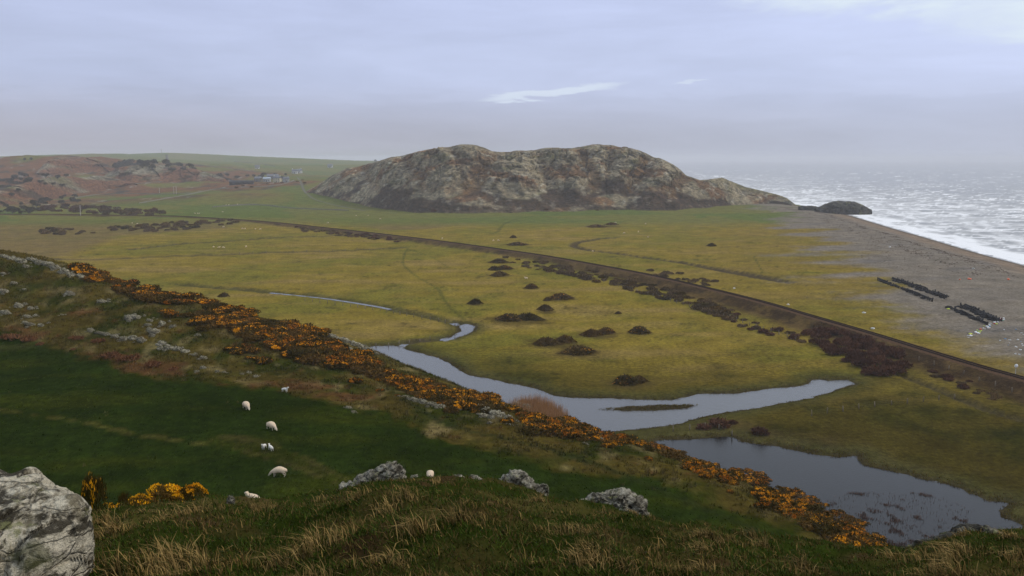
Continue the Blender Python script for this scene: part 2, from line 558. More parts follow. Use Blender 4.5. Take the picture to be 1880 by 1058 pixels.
# ground: colour attribute + grain at several sizes
m, q, b = new_mat('ground')
a = attr(q)
geo = q.n.new('ShaderNodeNewGeometry')
nA = q.noise(geo.outputs['Position'], 0.9, 6, 0.62)
nB = q.noise(geo.outputs['Position'], 0.11, 5, 0.6)
nC = q.noise(q.mapping(geo.outputs['Position'], (1.0, 0.45, 1.0)), 3.6, 3, 0.6)
k = q.math('MULTIPLY', q.mapr(nA, 0.28, 0.72, 0.55, 1.45), q.mapr(nB, 0.3, 0.7, 0.72, 1.28))
k = q.math('MULTIPLY', k, q.mapr(nC, 0.25, 0.75, 0.72, 1.28))
col = vscale(q, a.outputs['Color'], k)
q.l.new(col, b.inputs['Base Color'])
b.inputs['Specular IOR Level'].default_value = 0.0
bump(q, b, q.math('ADD', nA, nC), 0.7, 0.25)

# headland
m, q, b = new_mat('headland_rock')
a = attr(q)
geo = q.n.new('ShaderNodeNewGeometry')
nA = q.noise(geo.outputs['Position'], 0.22, 7, 0.65)
nB = q.noise(q.mapping(geo.outputs['Position'], (0.16, 0.16, 0.5), (0.35, 0.5, 0)), 1.0, 6, 0.65, 0.6)
k = q.math('MULTIPLY', q.mapr(nA, 0.3, 0.7, 0.5, 1.5), q.mapr(nB, 0.32, 0.68, 0.5, 1.5))
q.l.new(vscale(q, a.outputs['Color'], k), b.inputs['Base Color'])
b.inputs['Specular IOR Level'].default_value = 0.1
bump(q, b, q.math('ADD', nA, nB), 1.0, 2.2)


def rock_mat(name, base, lichen, dark, scale, lich_lo=0.46, lich_hi=0.56):
    m, q, b = new_mat(name)
    tcn = q.n.new('ShaderNodeTexCoord')
    P = tcn.outputs['Object']
    oi = q.n.new('ShaderNodeObjectInfo')
    off = q.n.new('ShaderNodeVectorMath'); off.operation = 'ADD'
    q.l.new(P, off.inputs[0])
    sc_ = q.math('MULTIPLY', oi.outputs['Random'], 40.0)
    cb = q.n.new('ShaderNodeCombineXYZ'); q.l.new(sc_, cb.inputs[0]); q.l.new(sc_, cb.inputs[1])
    q.l.new(cb.outputs[0], off.inputs[1])
    P = off.outputs[0]
    n1_ = q.noise(P, scale, 8, 0.68, 0.3)
    n2_ = q.noise(q.mapping(P, (1, 1, 3.2), (0.3, 0.55, 0)), scale * 1.3, 7, 0.66, 0.5)
    n3_ = q.noise(P, scale * 4.5, 6, 0.65)
    c = q.mix(q.mapr(n1_, 0.35, 0.65), base, tuple(x * 0.55 for x in base))
    c = q.mix(q.mapr(n1_, lich_lo, lich_hi, 0, 0.95), c, lichen)
    c = q.mix(q.mapr(n2_, 0.49, 0.57, 0, 0.94), c, dark)
    c = q.mix(q.mapr(n3_, 0.55, 0.68, 0, 0.55), c, dark)
    n4_ = q.noise(P, scale * 14, 5, 0.7)
    c = q.mix(q.mapr(n4_, 0.52, 0.66, 0, 0.6), c, tuple(x * 0.35 for x in base))
    c = q.mix(q.mapr(q.noise(P, scale * 1.7, 6, 0.7), 0.58, 0.64, 0, 0.75), c, (0.24, 0.24, 0.10))
    vo = q.n.new('ShaderNodeTexVoronoi'); vo.feature = 'DISTANCE_TO_EDGE'; vo.inputs['Scale'].default_value = scale * 0.9
    wv = q.n.new('ShaderNodeVectorMath'); wv.operation = 'ADD'
    wn_ = q.n.new('ShaderNodeTexNoise'); wn_.inputs['Scale'].default_value = scale * 1.6; wn_.inputs['Detail'].default_value = 5
    q.l.new(P, wn_.inputs['Vector'])
    wsc = q.n.new('ShaderNodeVectorMath'); wsc.operation = 'SCALE'; wsc.inputs['Scale'].default_value = 0.55 / scale
    q.l.new(wn_.outputs['Color'], wsc.inputs[0])
    q.l.new(q.mapping(P, (1, 1, 2.6), (0.25, 0.6, 0)), wv.inputs[0]); q.l.new(wsc.outputs[0], wv.inputs[1])
    q.l.new(wv.outputs[0], vo.inputs['Vector'])
    crk = q.math('MULTIPLY', q.mapr(vo.outputs['Distance'], 0.0, 0.035, 1.0, 0.0), q.mapr(n1_, 0.42, 0.58, 0.15, 1.0))
    c = q.mix(q.math('MULTIPLY', crk, 0.7), c, dark)
    moss = q.noise(P, scale * 0.8, 5, 0.6)
    c = q.mix(q.mapr(moss, 0.6, 0.68, 0, 0.7), c, (0.07, 0.075, 0.022))
    q.l.new(c, b.inputs['Base Color'])
    bump(q, b, q.math('SUBTRACT', q.math('ADD', q.math('MULTIPLY', n2_, -1.0), n3_), q.math('MULTIPLY', crk, 0.6)), 0.9, 0.30 / scale)
    return m


rock_mat('boulder', (0.25, 0.215, 0.14), (0.68, 0.61, 0.46), (0.026, 0.020, 0.010), 2.4, 0.40, 0.47)
rock_mat('ridge_rock', (0.20, 0.18, 0.135), (0.42, 0.385, 0.30), (0.026, 0.021, 0.012), 3.6, 0.45, 0.54)
rock_mat('hill_rock', (0.24, 0.215, 0.15), (0.50, 0.45, 0.32), (0.030, 0.024, 0.012), 1.8, 0.44, 0.54)


def flat_mat(name, colr, rough=0.9, var=0.25, scale=2.0, spec=0.2):
    m, q, b = new_mat(name)
    geo = q.n.new('ShaderNodeNewGeometry')
    oi = q.n.new('ShaderNodeObjectInfo')
    n_ = q.noise(geo.outputs['Position'], scale, 5, 0.6)
    k_ = q.math('MULTIPLY', q.mapr(n_, 0.3, 0.7, 1 - var, 1 + var), q.mapr(oi.outputs['Random'], 0, 1, 0.85, 1.15))
    rgb = q.n.new('ShaderNodeRGB'); rgb.outputs[0].default_value = (*colr, 1)
    q.l.new(vscale(q, rgb.outputs[0], k_), b.inputs['Base Color'])
    b.inputs['Roughness'].default_value = rough
    b.inputs['Specular IOR Level'].default_value = spec
    return m


def leaf_mat(name, ca, cb_, var=0.35, trans=0.15):
    """foliage: two tones chosen by leaf position and plant"""
    m, q, b = new_mat(name)
    geo = q.n.new('ShaderNodeNewGeometry')
    oi = q.n.new('ShaderNodeObjectInfo')
    n_ = q.noise(geo.outputs['Position'], 1.3, 4, 0.65)
    r_ = q.math('ADD', q.mapr(n_, 0.3, 0.7, -0.4, 0.4), oi.outputs['Random'])
    c = q.mix(q.mapr(r_, 0.1, 0.9), ca, cb_)
    k_ = q.mapr(geo.outputs['Random Per Island'], 0, 1, 1 - var, 1 + var)
    q.l.new(vscale(q, c, k_), b.inputs['Base Color'])
    b.inputs['Specular IOR Level'].default_value = 0.1
    return m


leaf_mat('gorse_green', (0.050, 0.036, 0.006), (0.120, 0.066, 0.014))
leaf_mat('gorse_flower', (0.42, 0.13, 0.006), (0.80, 0.34, 0.010), 0.45)
leaf_mat('gorse_flower_near', (0.80, 0.33, 0.008), (0.90, 0.45, 0.012), 0.3)
leaf_mat('scrub', (0.080, 0.052, 0.020), (0.150, 0.092, 0.038))
leaf_mat('scrub_red', (0.070, 0.030, 0.016), (0.125, 0.055, 0.028))
leaf_mat('bracken', (0.15, 0.065, 0.028), (0.20, 0.09, 0.04))
leaf_mat('tree_twigs', (0.050, 0.045, 0.028), (0.075, 0.062, 0.036))
leaf_mat('reed', (0.30, 0.15, 0.06), (0.36, 0.19, 0.08))
leaf_mat('seaweed', (0.035, 0.022, 0.016), (0.07, 0.042, 0.03))
flat_mat('bark', (0.10, 0.085, 0.065), 0.95, 0.3)
flat_mat('black_timber', (0.022, 0.020, 0.019), 0.85, 0.4)
flat_mat('fence_wood', (0.16, 0.13, 0.10), 0.9, 0.3)
flat_mat('wire', (0.12, 0.12, 0.12), 0.6, 0.1)
flat_mat('rail_steel', (0.024, 0.015, 0.011), 0.9, 0.3, 2.0, 0.0)
flat_mat('sleeper_wood', (0.06, 0.040, 0.028), 0.95, 0.4, 2.0, 0.0)
flat_mat('ballast', (0.095, 0.055, 0.032), 0.95, 0.45, 6.0, 0.0)
flat_mat('stone_wall', (0.145, 0.135, 0.105), 0.95, 0.35, 1.5)
flat_mat('render_cream', (0.50, 0.45, 0.30), 0.9, 0.1)
flat_mat('render_white', (0.48, 0.48, 0.45), 0.9, 0.1)
flat_mat('render_grey', (0.33, 0.33, 0.32), 0.9, 0.12)
flat_mat('slate', (0.17, 0.175, 0.19), 0.7, 0.15)
flat_mat('pale_sheet', (0.42, 0.47, 0.52), 0.5, 0.1)
flat_mat('dark_sheet', (0.045, 0.04, 0.04), 0.7, 0.2)
flat_mat('glass_dark', (0.03, 0.035, 0.04), 0.15, 0.05, 2.0, 0.6)
flat_mat('pole_wood', (0.33, 0.29, 0.25), 0.9, 0.2)
flat_mat('metal_grey', (0.3, 0.31, 0.32), 0.5, 0.1)
flat_mat('sign_white', (0.7, 0.7, 0.7), 0.6, 0.05)
flat_mat('litter_white', (0.75, 0.76, 0.75), 0.6, 0.1)
flat_mat('litter_red', (0.55, 0.07, 0.04), 0.6, 0.1)
flat_mat('litter_blue', (0.12, 0.26, 0.42), 0.6, 0.1)
flat_mat('litter_orange', (0.75, 0.16, 0.07), 0.6, 0.1)
flat_mat('litter_green', (0.16, 0.40, 0.30), 0.6, 0.1)
flat_mat('litter_yellow', (0.62, 0.70, 0.10), 0.6, 0.1)
flat_mat('litter_black', (0.03, 0.03, 0.035), 0.6, 0.1)

m, q, b = new_mat('sheep_wool')
a = attr(q)
geo = q.n.new('ShaderNodeNewGeometry')
n_ = q.noise(geo.outputs['Position'], 9.0, 4, 0.7)
q.l.new(vscale(q, a.outputs['Color'], q.mapr(n_, 0.3, 0.7, 0.78, 1.18)), b.inputs['Base Color'])
bump(q, b, n_, 0.8, 0.06)

m, q, b = new_mat('grass_blades')
a = attr(q)
q.l.new(a.outputs['Color'], b.inputs['Base Color'])
b.inputs['Roughness'].default_value = 0.75
b.inputs['Specular IOR Level'].default_value = 0.05


def water_mat(name, colr, rough, s1, strength, dist):
    m, q, b = new_mat(name)
    geo = q.n.new('ShaderNodeNewGeometry')
    n_ = q.noise(q.mapping(geo.outputs['Position'], (0.75, 1.3, 1), (0, 0, 0.5)), s1, 5, 0.6)
    b.inputs['Base Color'].default_value = (*colr, 1)
    b.inputs['Roughness'].default_value = rough
    b.inputs['IOR'].default_value = 1.333
    b.inputs['Specular IOR Level'].default_value = 0.5
    bump(q, b, n_, strength, dist)
    if name == 'pond_water': b.inputs['Specular IOR Level'].default_value = 0.22


water_mat('river_water', (0.075, 0.073, 0.072), 0.12, 1.4, 0.55, 0.10)
water_mat('pond_water', (0.012, 0.011, 0.010), 0.10, 2.2, 0.5, 0.07)

m, q, b = new_mat('sea_water')
a = attr(q, 'Foam')
geo = q.n.new('ShaderNodeNewGeometry')
n_ = q.noise(q.mapping(geo.outputs['Position'], (0.5, 1.0, 1.0)), 0.35, 6, 0.65)
nf = q.noise(q.mapping(geo.outputs['Position'], (0.14, 1.0, 1.0), (0, 0, 0.22)), 0.3, 5, 0.65)
fo = q.mapr(q.math('ADD', a.outputs['Fac'], q.mapr(nf, 0.25, 0.75, -0.22, 0.22)), 0.12, 0.8)
q.l.new(q.mix(fo, (0.21, 0.205, 0.195), (0.86, 0.86, 0.86)), b.inputs['Base Color'])
q.l.new(q.mapr(fo, 0, 1, 0.28, 0.9), b.inputs['Roughness'])
b.inputs['IOR'].default_value = 1.333
b.inputs['Specular IOR Level'].default_value = 0.5
bump(q, b, n_, 0.6, 0.8)


# ------------------------------------------------------------------ mesh helpers
def mk_mesh(name, V, F, mat=None, col=None, smooth=False, fattr=None):
    """F: (m,3) or (m,4) array, or list of such arrays"""
    me = bpy.data.meshes.new(name)
    V = np.asarray(V, np.float32)
    Fs = F if isinstance(F, list) else [F]
    Fs = [np.asarray(f, np.int32) for f in Fs if len(f)]
    me.vertices.add(len(V)); me.vertices.foreach_set('co', V.ravel())
    loops = np.concatenate([f.ravel() for f in Fs])
    tot = np.concatenate([np.full(len(f), f.shape[1], np.int32) for f in Fs])
    start = np.concatenate([[0], np.cumsum(tot)[:-1]]).astype(np.int32)
    me.loops.add(len(loops)); me.loops.foreach_set('vertex_index', loops)
    me.polygons.add(len(tot)); me.polygons.foreach_set('loop_start', start)
    me.polygons.foreach_set('loop_total', tot)
    if smooth: me.polygons.foreach_set('use_smooth', np.ones(len(tot), bool))
    if col is not None:
        c = np.ones((len(V), 4), np.float32); c[:, :3] = col
        at = me.color_attributes.new('Col', 'FLOAT_COLOR', 'POINT'); at.data.foreach_set('color', c.ravel())
    if fattr is not None:
        at = me.attributes.new(fattr[0], 'FLOAT', 'POINT'); at.data.foreach_set('value', np.asarray(fattr[1], np.float32))
    if mat: me.materials.append(MATS[mat])
    me.update(calc_edges=True)
    return me


def put(name, me, loc=(0, 0, 0), rz=0.0, scale=(1, 1, 1), parent=None, rot=None):
    o = bpy.data.objects.new(name, me); COL.objects.link(o)
    o.location = loc; o.rotation_euler = rot if rot else (0, 0, rz)
    o.scale = scale if hasattr(scale, '__len__') else (scale,) * 3
    if parent: o.parent = parent
    return o


def tag(o, label=None, cat=None, group=None, kind=None):
    if label: o['label'] = label
    if cat: o['category'] = cat
    if group: o['group'] = group
    if kind: o['kind'] = kind
    return o


def grid_faces(nr, nc):
    i = np.arange(nr - 1)[:, None] * nc + np.arange(nc - 1)[None]
    return np.stack([i, i + 1, i + nc + 1, i + nc], -1).reshape(-1, 4)


def box(x0, x1, y0, y1, z0, z1):
    V = np.array([(x, y, z) for z in (z0, z1) for y in (y0, y1) for x in (x0, x1)], float)
    F = np.array([(0, 2, 3, 1), (4, 5, 7, 6), (0, 1, 5, 4), (2, 6, 7, 3), (0, 4, 6, 2), (1, 3, 7, 5)])
    return V, F


def join(parts):
    Vs, Fs, o = [], [], 0
    for V, F in parts:
        Vs.append(V); Fs.append(np.asarray(F) + o); o += len(V)
    return np.concatenate(Vs), np.concatenate(Fs)


def compact(V, F, *attrs):
    u, inv = np.unique(F.ravel(), return_inverse=True)
    return (V[u], inv.reshape(F.shape)) + tuple(a[u] for a in attrs)


def lerp(a, b, t):
    t = np.clip(t, 0, 1)[..., None]
    return a * (1 - t) + np.asarray(b, float) * t


# ------------------------------------------------------------------ ground colour (own tones, plus vignette darkening painted in by the pond)
C_MEADOW = (0.192, 0.140, 0.021); C_MEADOW_G = (0.148, 0.126, 0.018); C_MEADOW_B = (0.225, 0.156, 0.046)
C_FIELD = (0.0150, 0.0250, 0.0004); C_FIELD2 = (0.026, 0.0330, 0.0008)
C_ROUGH = (0.066, 0.049, 0.010); C_ROUGH_G = (0.028, 0.032, 0.0045); C_STRAW = (0.19, 0.145, 0.062); C_RED = (0.092, 0.042, 0.016)
C_SHINGLE = (0.172, 0.146, 0.114); C_SAND = (0.21, 0.155, 0.108)
BEACH_EDGE = plane_poly([(1360, 366), (1400, 374), (1440, 398), (1490, 432), (1525, 462), (1555, 492), (1585, 520), (1625, 556), (1670, 590), (1740, 622), (1820, 650), (1900, 672), (2100, 735), (2600, 900)], 0.6)
BEACH_POLY = np.vstack([BEACH_EDGE, [[900, 60], [2600, 400], [900, 1500], [SHORE[40, 0] if len(SHORE) > 40 else 320, 960]]])
PATHS = [(smooth_line(plane_poly(p)), w) for p, w in (
    ([(748, 456), (742, 470), (740, 484), (752, 497), (768, 510), (790, 522), (806, 533), (815, 550), (832, 570), (855, 588)], 0.9),
    ([(748, 457), (775, 466), (800, 476), (822, 490), (850, 497), (890, 505)], 0.6),
    ([(870, 430), (910, 428), (925, 412), (950, 402), (980, 398)], 1.8),
    ([(1383, 470), (1390, 483), (1400, 500)], 0.6),
)]
BROWN = [plane_poly(p) for p in (
    [(620, 402), (700, 396), (850, 393), (900, 398), (860, 410), (800, 420), (720, 424), (650, 416)],
    [(-100, 400), (250, 396), (470, 404), (420, 420), (230, 432), (180, 450), (120, 470), (-100, 480)],
    [(1180, 800), (1250, 788), (1350, 782), (1420, 795), (1520, 812), (1600, 842), (1700, 868), (1800, 905), (1880, 935), (1860, 915), (1900, 960), (1830, 915), (1700, 885), (1600, 855), (1500, 832), (1360, 808), (1240, 803)],
)]
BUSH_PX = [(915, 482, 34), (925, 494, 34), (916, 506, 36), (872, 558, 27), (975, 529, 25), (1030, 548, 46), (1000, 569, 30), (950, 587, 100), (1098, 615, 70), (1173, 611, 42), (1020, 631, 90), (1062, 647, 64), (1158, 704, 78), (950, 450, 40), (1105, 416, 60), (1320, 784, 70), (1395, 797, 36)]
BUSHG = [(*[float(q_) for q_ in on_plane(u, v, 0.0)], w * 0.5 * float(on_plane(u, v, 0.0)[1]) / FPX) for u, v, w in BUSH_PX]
REDS_PX = [(240, 665, 9), (190, 650, 6), (300, 668, 5), (330, 700, 4), (20, 618, 5), (60, 622, 4), (480, 590, 5), (350, 570, 9), (440, 575, 7), (150, 600, 4), (560, 690, 6), (470, 700, 6), (640, 700, 5)]
REDS = [(hillpt(u, v, -24.0)[0], hillpt(u, v, -24.0)[1], r) for u, v, r in REDS_PX]
LYNCH = smooth_line(np.array([hillpt(u, v, -25.4)[:2] for u, v in ((-100, 745), (0, 757), (80, 768), (150, 778), (240, 796), (320, 806), (400, 815))]))
LYNCH2 = np.array([hillpt(u, v, -25.6)[:2] for u, v in ((380, 808), (440, 806), (500, 818), (560, 838), (620, 866), (660, 884), (630, 886), (590, 868), (540, 852), (470, 832))])
TRACK1 = smooth_line(np.array([hillpt(u, v, -26.5)[:2] for u, v in ((740, 745), (830, 785), (920, 805), (1000, 820), (1090, 850), (1180, 885), (1260, 915), (1350, 950), (1420, 985))]))


def ground_colour(x, y, z):
    x = np.asarray(x, float); y = np.asarray(y, float)
    n = x.size
    big = fbm(x / 70, y / 70, 4, 81); mid = fbm(x / 16, y / 16, 4, 82); fine = fbm(x / 3.2, y / 3.2, 3, 83)
    streak = fbm(x / 60, y / 14, 4, 84)
    c = np.tile(np.array(C_MEADOW), (n, 1))
    c = lerp(c, C_MEADOW_G, sstep(-0.15, 0.3, big + 0.7 * mid))
    c = lerp(c, C_MEADOW_B, sstep(0.0, 0.45, streak - 0.3 * big) * 0.8)
    c = lerp(c, (0.175, 0.120, 0.024), 0.65 * sstep(30, 110, x - 0.2 * (y - 300)) * (1 - sstep(600, 760, y)) * sstep(-0.3, 0.3, streak + 0.2))
    # damp dark flecks
    c = lerp(c, (0.045, 0.034, 0.007), 0.6 * sstep(0.16, 0.5, fine * 0.7 + mid * 0.5) * (1 - sstep(500, 700, y)))
    # nearer meadow by the pond: vignette darkening put into the colour, green mottling over it
    nearm = (1 - sstep(140, 225, y + 0.25 * x - 30))
    c = lerp(c, (0.036, 0.029, 0.0035), 0.9 * nearm)
    c = lerp(c, (0.017, 0.020, 0.0025), 0.85 * nearm * sstep(-0.05, 0.4, mid + 0.3 * big))
    for P in BROWN:
        d = sd_poly(P, x, y, 20) + 7 * mid
        c = lerp(c, (0.125, 0.085, 0.045), 0.55 * (1 - sstep(-9, 7, d + 4 * fine)))
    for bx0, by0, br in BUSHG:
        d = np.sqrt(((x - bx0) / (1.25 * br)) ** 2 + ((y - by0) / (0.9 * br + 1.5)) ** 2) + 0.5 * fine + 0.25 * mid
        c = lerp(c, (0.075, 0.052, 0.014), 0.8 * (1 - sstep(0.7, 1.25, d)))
    # far slopes: pasture parcels, heath and bracken
    far = sstep(640, 720, y)
    par = np.floor((x + 0.25 * y + 60 * big) / 120) * 3.1 + np.floor((y - 0.2 * x) / 260) * 1.7
    pv = np.sin(par * 12.9898) * 0.5
    fc = np.tile(np.array((0.130, 0.125, 0.030)), (n, 1))
    fc = lerp(fc, (0.095, 0.118, 0.026), sstep(-0.3, 0.4, pv + 0.3 * mid))
    heath = sstep(0.0, 0.30, fbm(x / 120 + 3.3, y / 160, 4, 86) + 0.0009 * (-x * 1500 / np.maximum(y, 900) - 380) + 0.08 + 0.1 * mid)
    heath = heath * sstep(1000, 1250, y + 0.5 * (-x - 300)) * (1 - sstep(1900, 2300, y))
    fc = lerp(fc, (0.15, 0.066, 0.034), heath * 0.9)
    fc = lerp(fc, (0.05, 0.047, 0.035), heath * sstep(0.05, 0.4, fbm(x / 30, y / 60, 4, 87)))
    fc = lerp(fc, (0.26, 0.25, 0.21), heath * sstep(0.30, 0.45, fbm(x / 20, y / 45, 4, 88)))
    c = lerp(c, fc, far)
    for P, w in PATHS:
        d = d_line(P, x, y)
        c = lerp(c, (0.055, 0.062, 0.012), 0.6 * (1 - sstep(0.25 * w, 1.1 * w, d + 0.5 * fine)))
    for D in DITCH:
        d = d_line(D, x, y)
        c = lerp(c, (0.055, 0.042, 0.024), 0.9 * (1 - sstep(1.2, 4.2, d + 1.5 * fine)))
    d = d_line(STREAM, x, y); c = lerp(c, (0.055, 0.050, 0.018), 0.85 * (1 - sstep(1.5, 4.5, d + 1.2 * fine)))
    d = d_line(STREAM2, x, y); c = lerp(c, (0.05, 0.04, 0.02), 0.8 * (1 - sstep(0.8, 2.2, d + 0.6 * fine)))
    for P in (RIVER, POND, POOL):
        d = sd_poly(P, x, y)
        c = lerp(c, (0.060, 0.058, 0.016), 0.75 * (1 - sstep(1.0, 7.0, d + 2.0 * mid)))
        c = lerp(c, (0.040, 0.030, 0.014), 0.9 * (1 - sstep(0.0, 1.5, d + 0.4 * fine)))
    # railway margins: brown rank grass and bramble
    d = d_line(RAIL, x, y, 40)
    side = (x > np.interp(y, RAIL[::-1, 1][np.argsort(RAIL[::-1, 1])], RAIL[::-1, 0][np.argsort(RAIL[::-1, 1])]))
    wdt = np.where(side, 5.5, np.where(y < 420, 16.0, 10.0))
    c = lerp(c, (0.080, 0.050, 0.022), 0.9 * (1 - sstep(0.5 * wdt, wdt, d + 3.5 * mid)))
    c = lerp(c, (0.034, 0.021, 0.011), 0.85 * (1 - sstep(0.5 * wdt, wdt, d + 3 * mid)) * sstep(-0.15, 0.2, mid + 0.5 * fine) * (~side))
    # shingle
    din = dist_line(BEACH_EDGE, x, y); ins = inside(BEACH_POLY, x, y)
    sb = np.where(ins, din, -din)
    fing = fbm(x / 70, y / 30, 4, 91, 0.42)
    bm = sstep(-14, 16, sb + 9 * fine + (np.interp(y, [280, 380], [26, 68]) * (fing + 0.06) + 14 * fbm(x / 16, y / 9, 4, 94)) * sstep(-75, -5, sb + 20) * (1 - sstep(20, 70, sb)))
    bm = bm * sstep(190, 205, y) * (1 - sstep(1020, 1100, y)) * (sb > -85)
    s = sd_sea(x, y)
    bc = np.tile(np.array(C_SHINGLE), (n, 1))
    bc = lerp(bc, (0.195, 0.162, 0.122), sstep(-0.1, 0.4, fbm(x / 50, y / 25, 4, 92)))
    bc = lerp(bc, (0.14, 0.125, 0.11), sstep(0.1, 0.5, fbm(x / 30, y / 16, 4, 93)) * 0.7)
    bc = lerp(bc, C_SAND, 1 - sstep(8, 24, s + 5 * mid))
    bc = lerp(bc, (0.115, 0.090, 0.066), 1 - sstep(1, 7, s + 2 * mid))
    c = lerp(c, bc, bm)
    bm_out = bm
    # near hill
    hz = hill_rbf(x, y) + CAMZ
    hm = sstep(1.0, 5.0, hz) * (y < 300) * (x < 120)
    hc = np.tile(np.array(C_ROUGH), (n, 1))
    hc = lerp(hc, C_ROUGH_G, sstep(-0.15, 0.25, fbm(x / 8, y / 8, 4, 95)))
    hc = lerp(hc, C_STRAW, 0.6 * sstep(0.05, 0.45, fbm(x / 3.5, y / 5, 4, 96)))
    rd = np.zeros(n)
    for rx, ry, rr in REDS:
        rd = np.maximum(rd, 1 - np.sqrt(((x - rx) / rr) ** 2 + ((y - ry) / (0.7 * rr)) ** 2))
    hc = lerp(hc, C_RED, 0.8 * sstep(0.15, 0.55, 0.8 * rd + 0.75 * fbm(x / 2.2, y / 2.2, 4, 97)))
    fm = field_mask(x, y)
    fl = np.tile(np.array(C_FIELD), (n, 1))
    fl = lerp(fl, C_FIELD2, sstep(-0.05, 0.4, fbm(x / 16, y / 6, 4, 98)))
    fl = lerp(fl, (0.046, 0.048, 0.014), 0.8 * sstep(0.2, 0.5, fbm(x / 20 + 5, y / 7, 4, 99)) * sstep(75, 105, y))
    d1 = d_line(LYNCH, x, y, 8)
    fl = lerp(fl, (0.070, 0.060, 0.015), 0.8 * (1 - sstep(0.02, 0.5, d1 + 0.6 * fine)))
    d2 = sd_poly(LYNCH2, x, y, 10)
    fl = lerp(fl, (0.030, 0.029, 0.006), 0.6 * (1 - sstep(-0.8, 0.8, d2 + 1.6 * fine)))
    fl = lerp(fl, (0.07, 0.055, 0.018), 0.5 * (1 - sstep(0.02, 0.4, np.abs(d2) + 0.7 * fine)))
    hc = lerp(hc, fl, fm)
    d3 = d_line(TRACK1, x, y, 8)
    hc = lerp(hc, (0.018, 0.024, 0.007), 0.7 * (1 - sstep(0.2, 0.8, d3 + 0.3 * fine)))
    c = lerp(c, hc, hm)
    # foreground bank
    fgz = h_fg(x, y) + CAMZ
    fgm = (y < 45) * sstep(-1.0, 0.5, fgz - np.where(y < 45, hz, 1e3))
    gc = np.tile(np.array((0.018, 0.026, 0.004)), (n, 1))
    gc = lerp(gc, (0.050, 0.040, 0.012), sstep(-0.1, 0.4, fbm(x / 1.6, y / 1.6, 4, 101)))
    gc = lerp(gc, (0.045, 0.028, 0.012), sstep(0.15, 0.5, fbm(x / 1.1, y / 1.1, 4, 102)))
    c = lerp(c, gc, fgm)
    return np.clip(c, 0.003, 0.9), bm_out * (1 - hm), hm, fgm, far


# ------------------------------------------------------------------ build the ground sheets
NA, NR = 840, 770
CY = -8.0
az_ = np.tan(np.linspace(R(-41), R(41), NA))
r_ = np.concatenate([np.geomspace(6.0, 32.0, 190, endpoint=False), np.geomspace(32.0, 9500.0, NR - 190)])
YY = (r_[:, None] + 0 * az_[None]).ravel() + CY
XX = (r_[:, None] * az_[None]).ravel()
ZZ = base_h(XX, YY, full=True)
gc_, bm_, hm_, fgm_, far_ = ground_colour(XX, YY, ZZ)
GV = np.stack([XX, YY, ZZ], 1)
GF = grid_faces(NR, NA)
fb = bm_[GF].mean(1) > 0.5; ff = fgm_[GF].mean(1) > 0.5; fh = hm_[GF].mean(1) > 0.5
ffar = (far_[GF].mean(1) > 0.5)
sea_f = sd_sea(XX, YY)[GF].max(1) < -30
zone = np.zeros(len(GF), int)
zone[ffar] = 1; zone[fb] = 2; zone[fh] = 3; zone[ff] = 4
zone[sea_f & ~fb] = -1; zone[sea_f] = -1
for zi, nm in enumerate(('meadow', 'far_hill', 'beach', 'hillside', 'foreground_bank')):
    f_ = GF[zone == zi]
    v_, f2, c_ = compact(GV, f_, gc_)
    tag(put(nm, mk_mesh(nm, v_, f2, 'ground', c_, True)), kind='structure')


def H1(x, y, full=True):
    return float(base_h(np.array([x], float), np.array([y], float), full)[0])


def HN(x, y, full=True):
    return base_h(np.asarray(x, float), np.asarray(y, float), full)


# ------------------------------------------------------------------ water
def water_sheet(name, P, cell, mat, z=WAT, grow=2.5):
    lo, hi_ = P.min(0) - 4, P.max(0) + 4
    xs = np.arange(lo[0], hi_[0], cell); ys = np.arange(lo[1], hi_[1], cell)
    X, Y = np.meshgrid(xs, ys)
    sd = sd_poly(P, X.ravel(), Y.ravel())
    F = grid_faces(len(ys), len(xs))
    F = F[(sd[F] < grow).any(1)]
    V = np.stack([X.ravel(), Y.ravel(), np.full(X.size, z)], 1)
    V, F = compact(V, F)
    return tag(put(name, mk_mesh(name, V, F, mat, None, True)), kind='structure')


water_sheet('river', RIVER, 2.0, 'river_water')
water_sheet('pond', POND, 2.0, 'pond_water')
water_sheet('stream_pool', POOL, 1.0, 'river_water')
# stream: ribbon along the ditch
STREAM = STREAM[22:46]
T = np.gradient(STREAM, axis=0); T /= np.linalg.norm(T, axis=1)[:, None]
Nn = np.stack([-T[:, 1], T[:, 0]], 1)
wst = 0.95
Vr = np.concatenate([np.c_[STREAM + Nn * wst, np.full(len(STREAM), WAT + 0.02)], np.c_[STREAM - Nn * wst, np.full(len(STREAM), WAT + 0.02)]])
k_ = np.arange(len(STREAM) - 1); nS = len(STREAM)
tag(put('stream', mk_mesh('stream', Vr, np.stack([k_, k_ + nS, k_ + nS + 1, k_ + 1], 1), 'river_water')), kind='structure')

# sea
NA2, NR2 = 430, 400
az2 = np.tan(np.linspace(R(2), R(44), NA2))
r2 = np.concatenate([np.geomspace(255, 2600, 330, endpoint=False), np.geomspace(2600, 24000, NR2 - 330)])
SX = (r2[:, None] * az2[None]).ravel(); SY = (r2[:, None] + 0 * az2[None]).ravel()
ss = -sd_sea(SX, SY)
wy = SY + 0.12 * SX + 14 * fbm(SX / 160, SY / 160, 2, 111)
amp = sstep(5, 60, ss) * (1 - sstep(1200, 2600, SY))
w1 = np.sin(wy / 6.3 + 2.0 * fbm(SX / 60, SY / 45, 2, 112)); w2 = np.sin(wy / 3.1 + 0.2 * SX / 3 + 3 * fbm(SX / 30, SY / 30, 2, 113))
SZ = SEA_Z + amp * (0.55 * w1 * np.abs(w1) ** 0.3 + 0.22 * w2 + 0.2 * fbm(SX / 5, SY / 4, 2, 114))
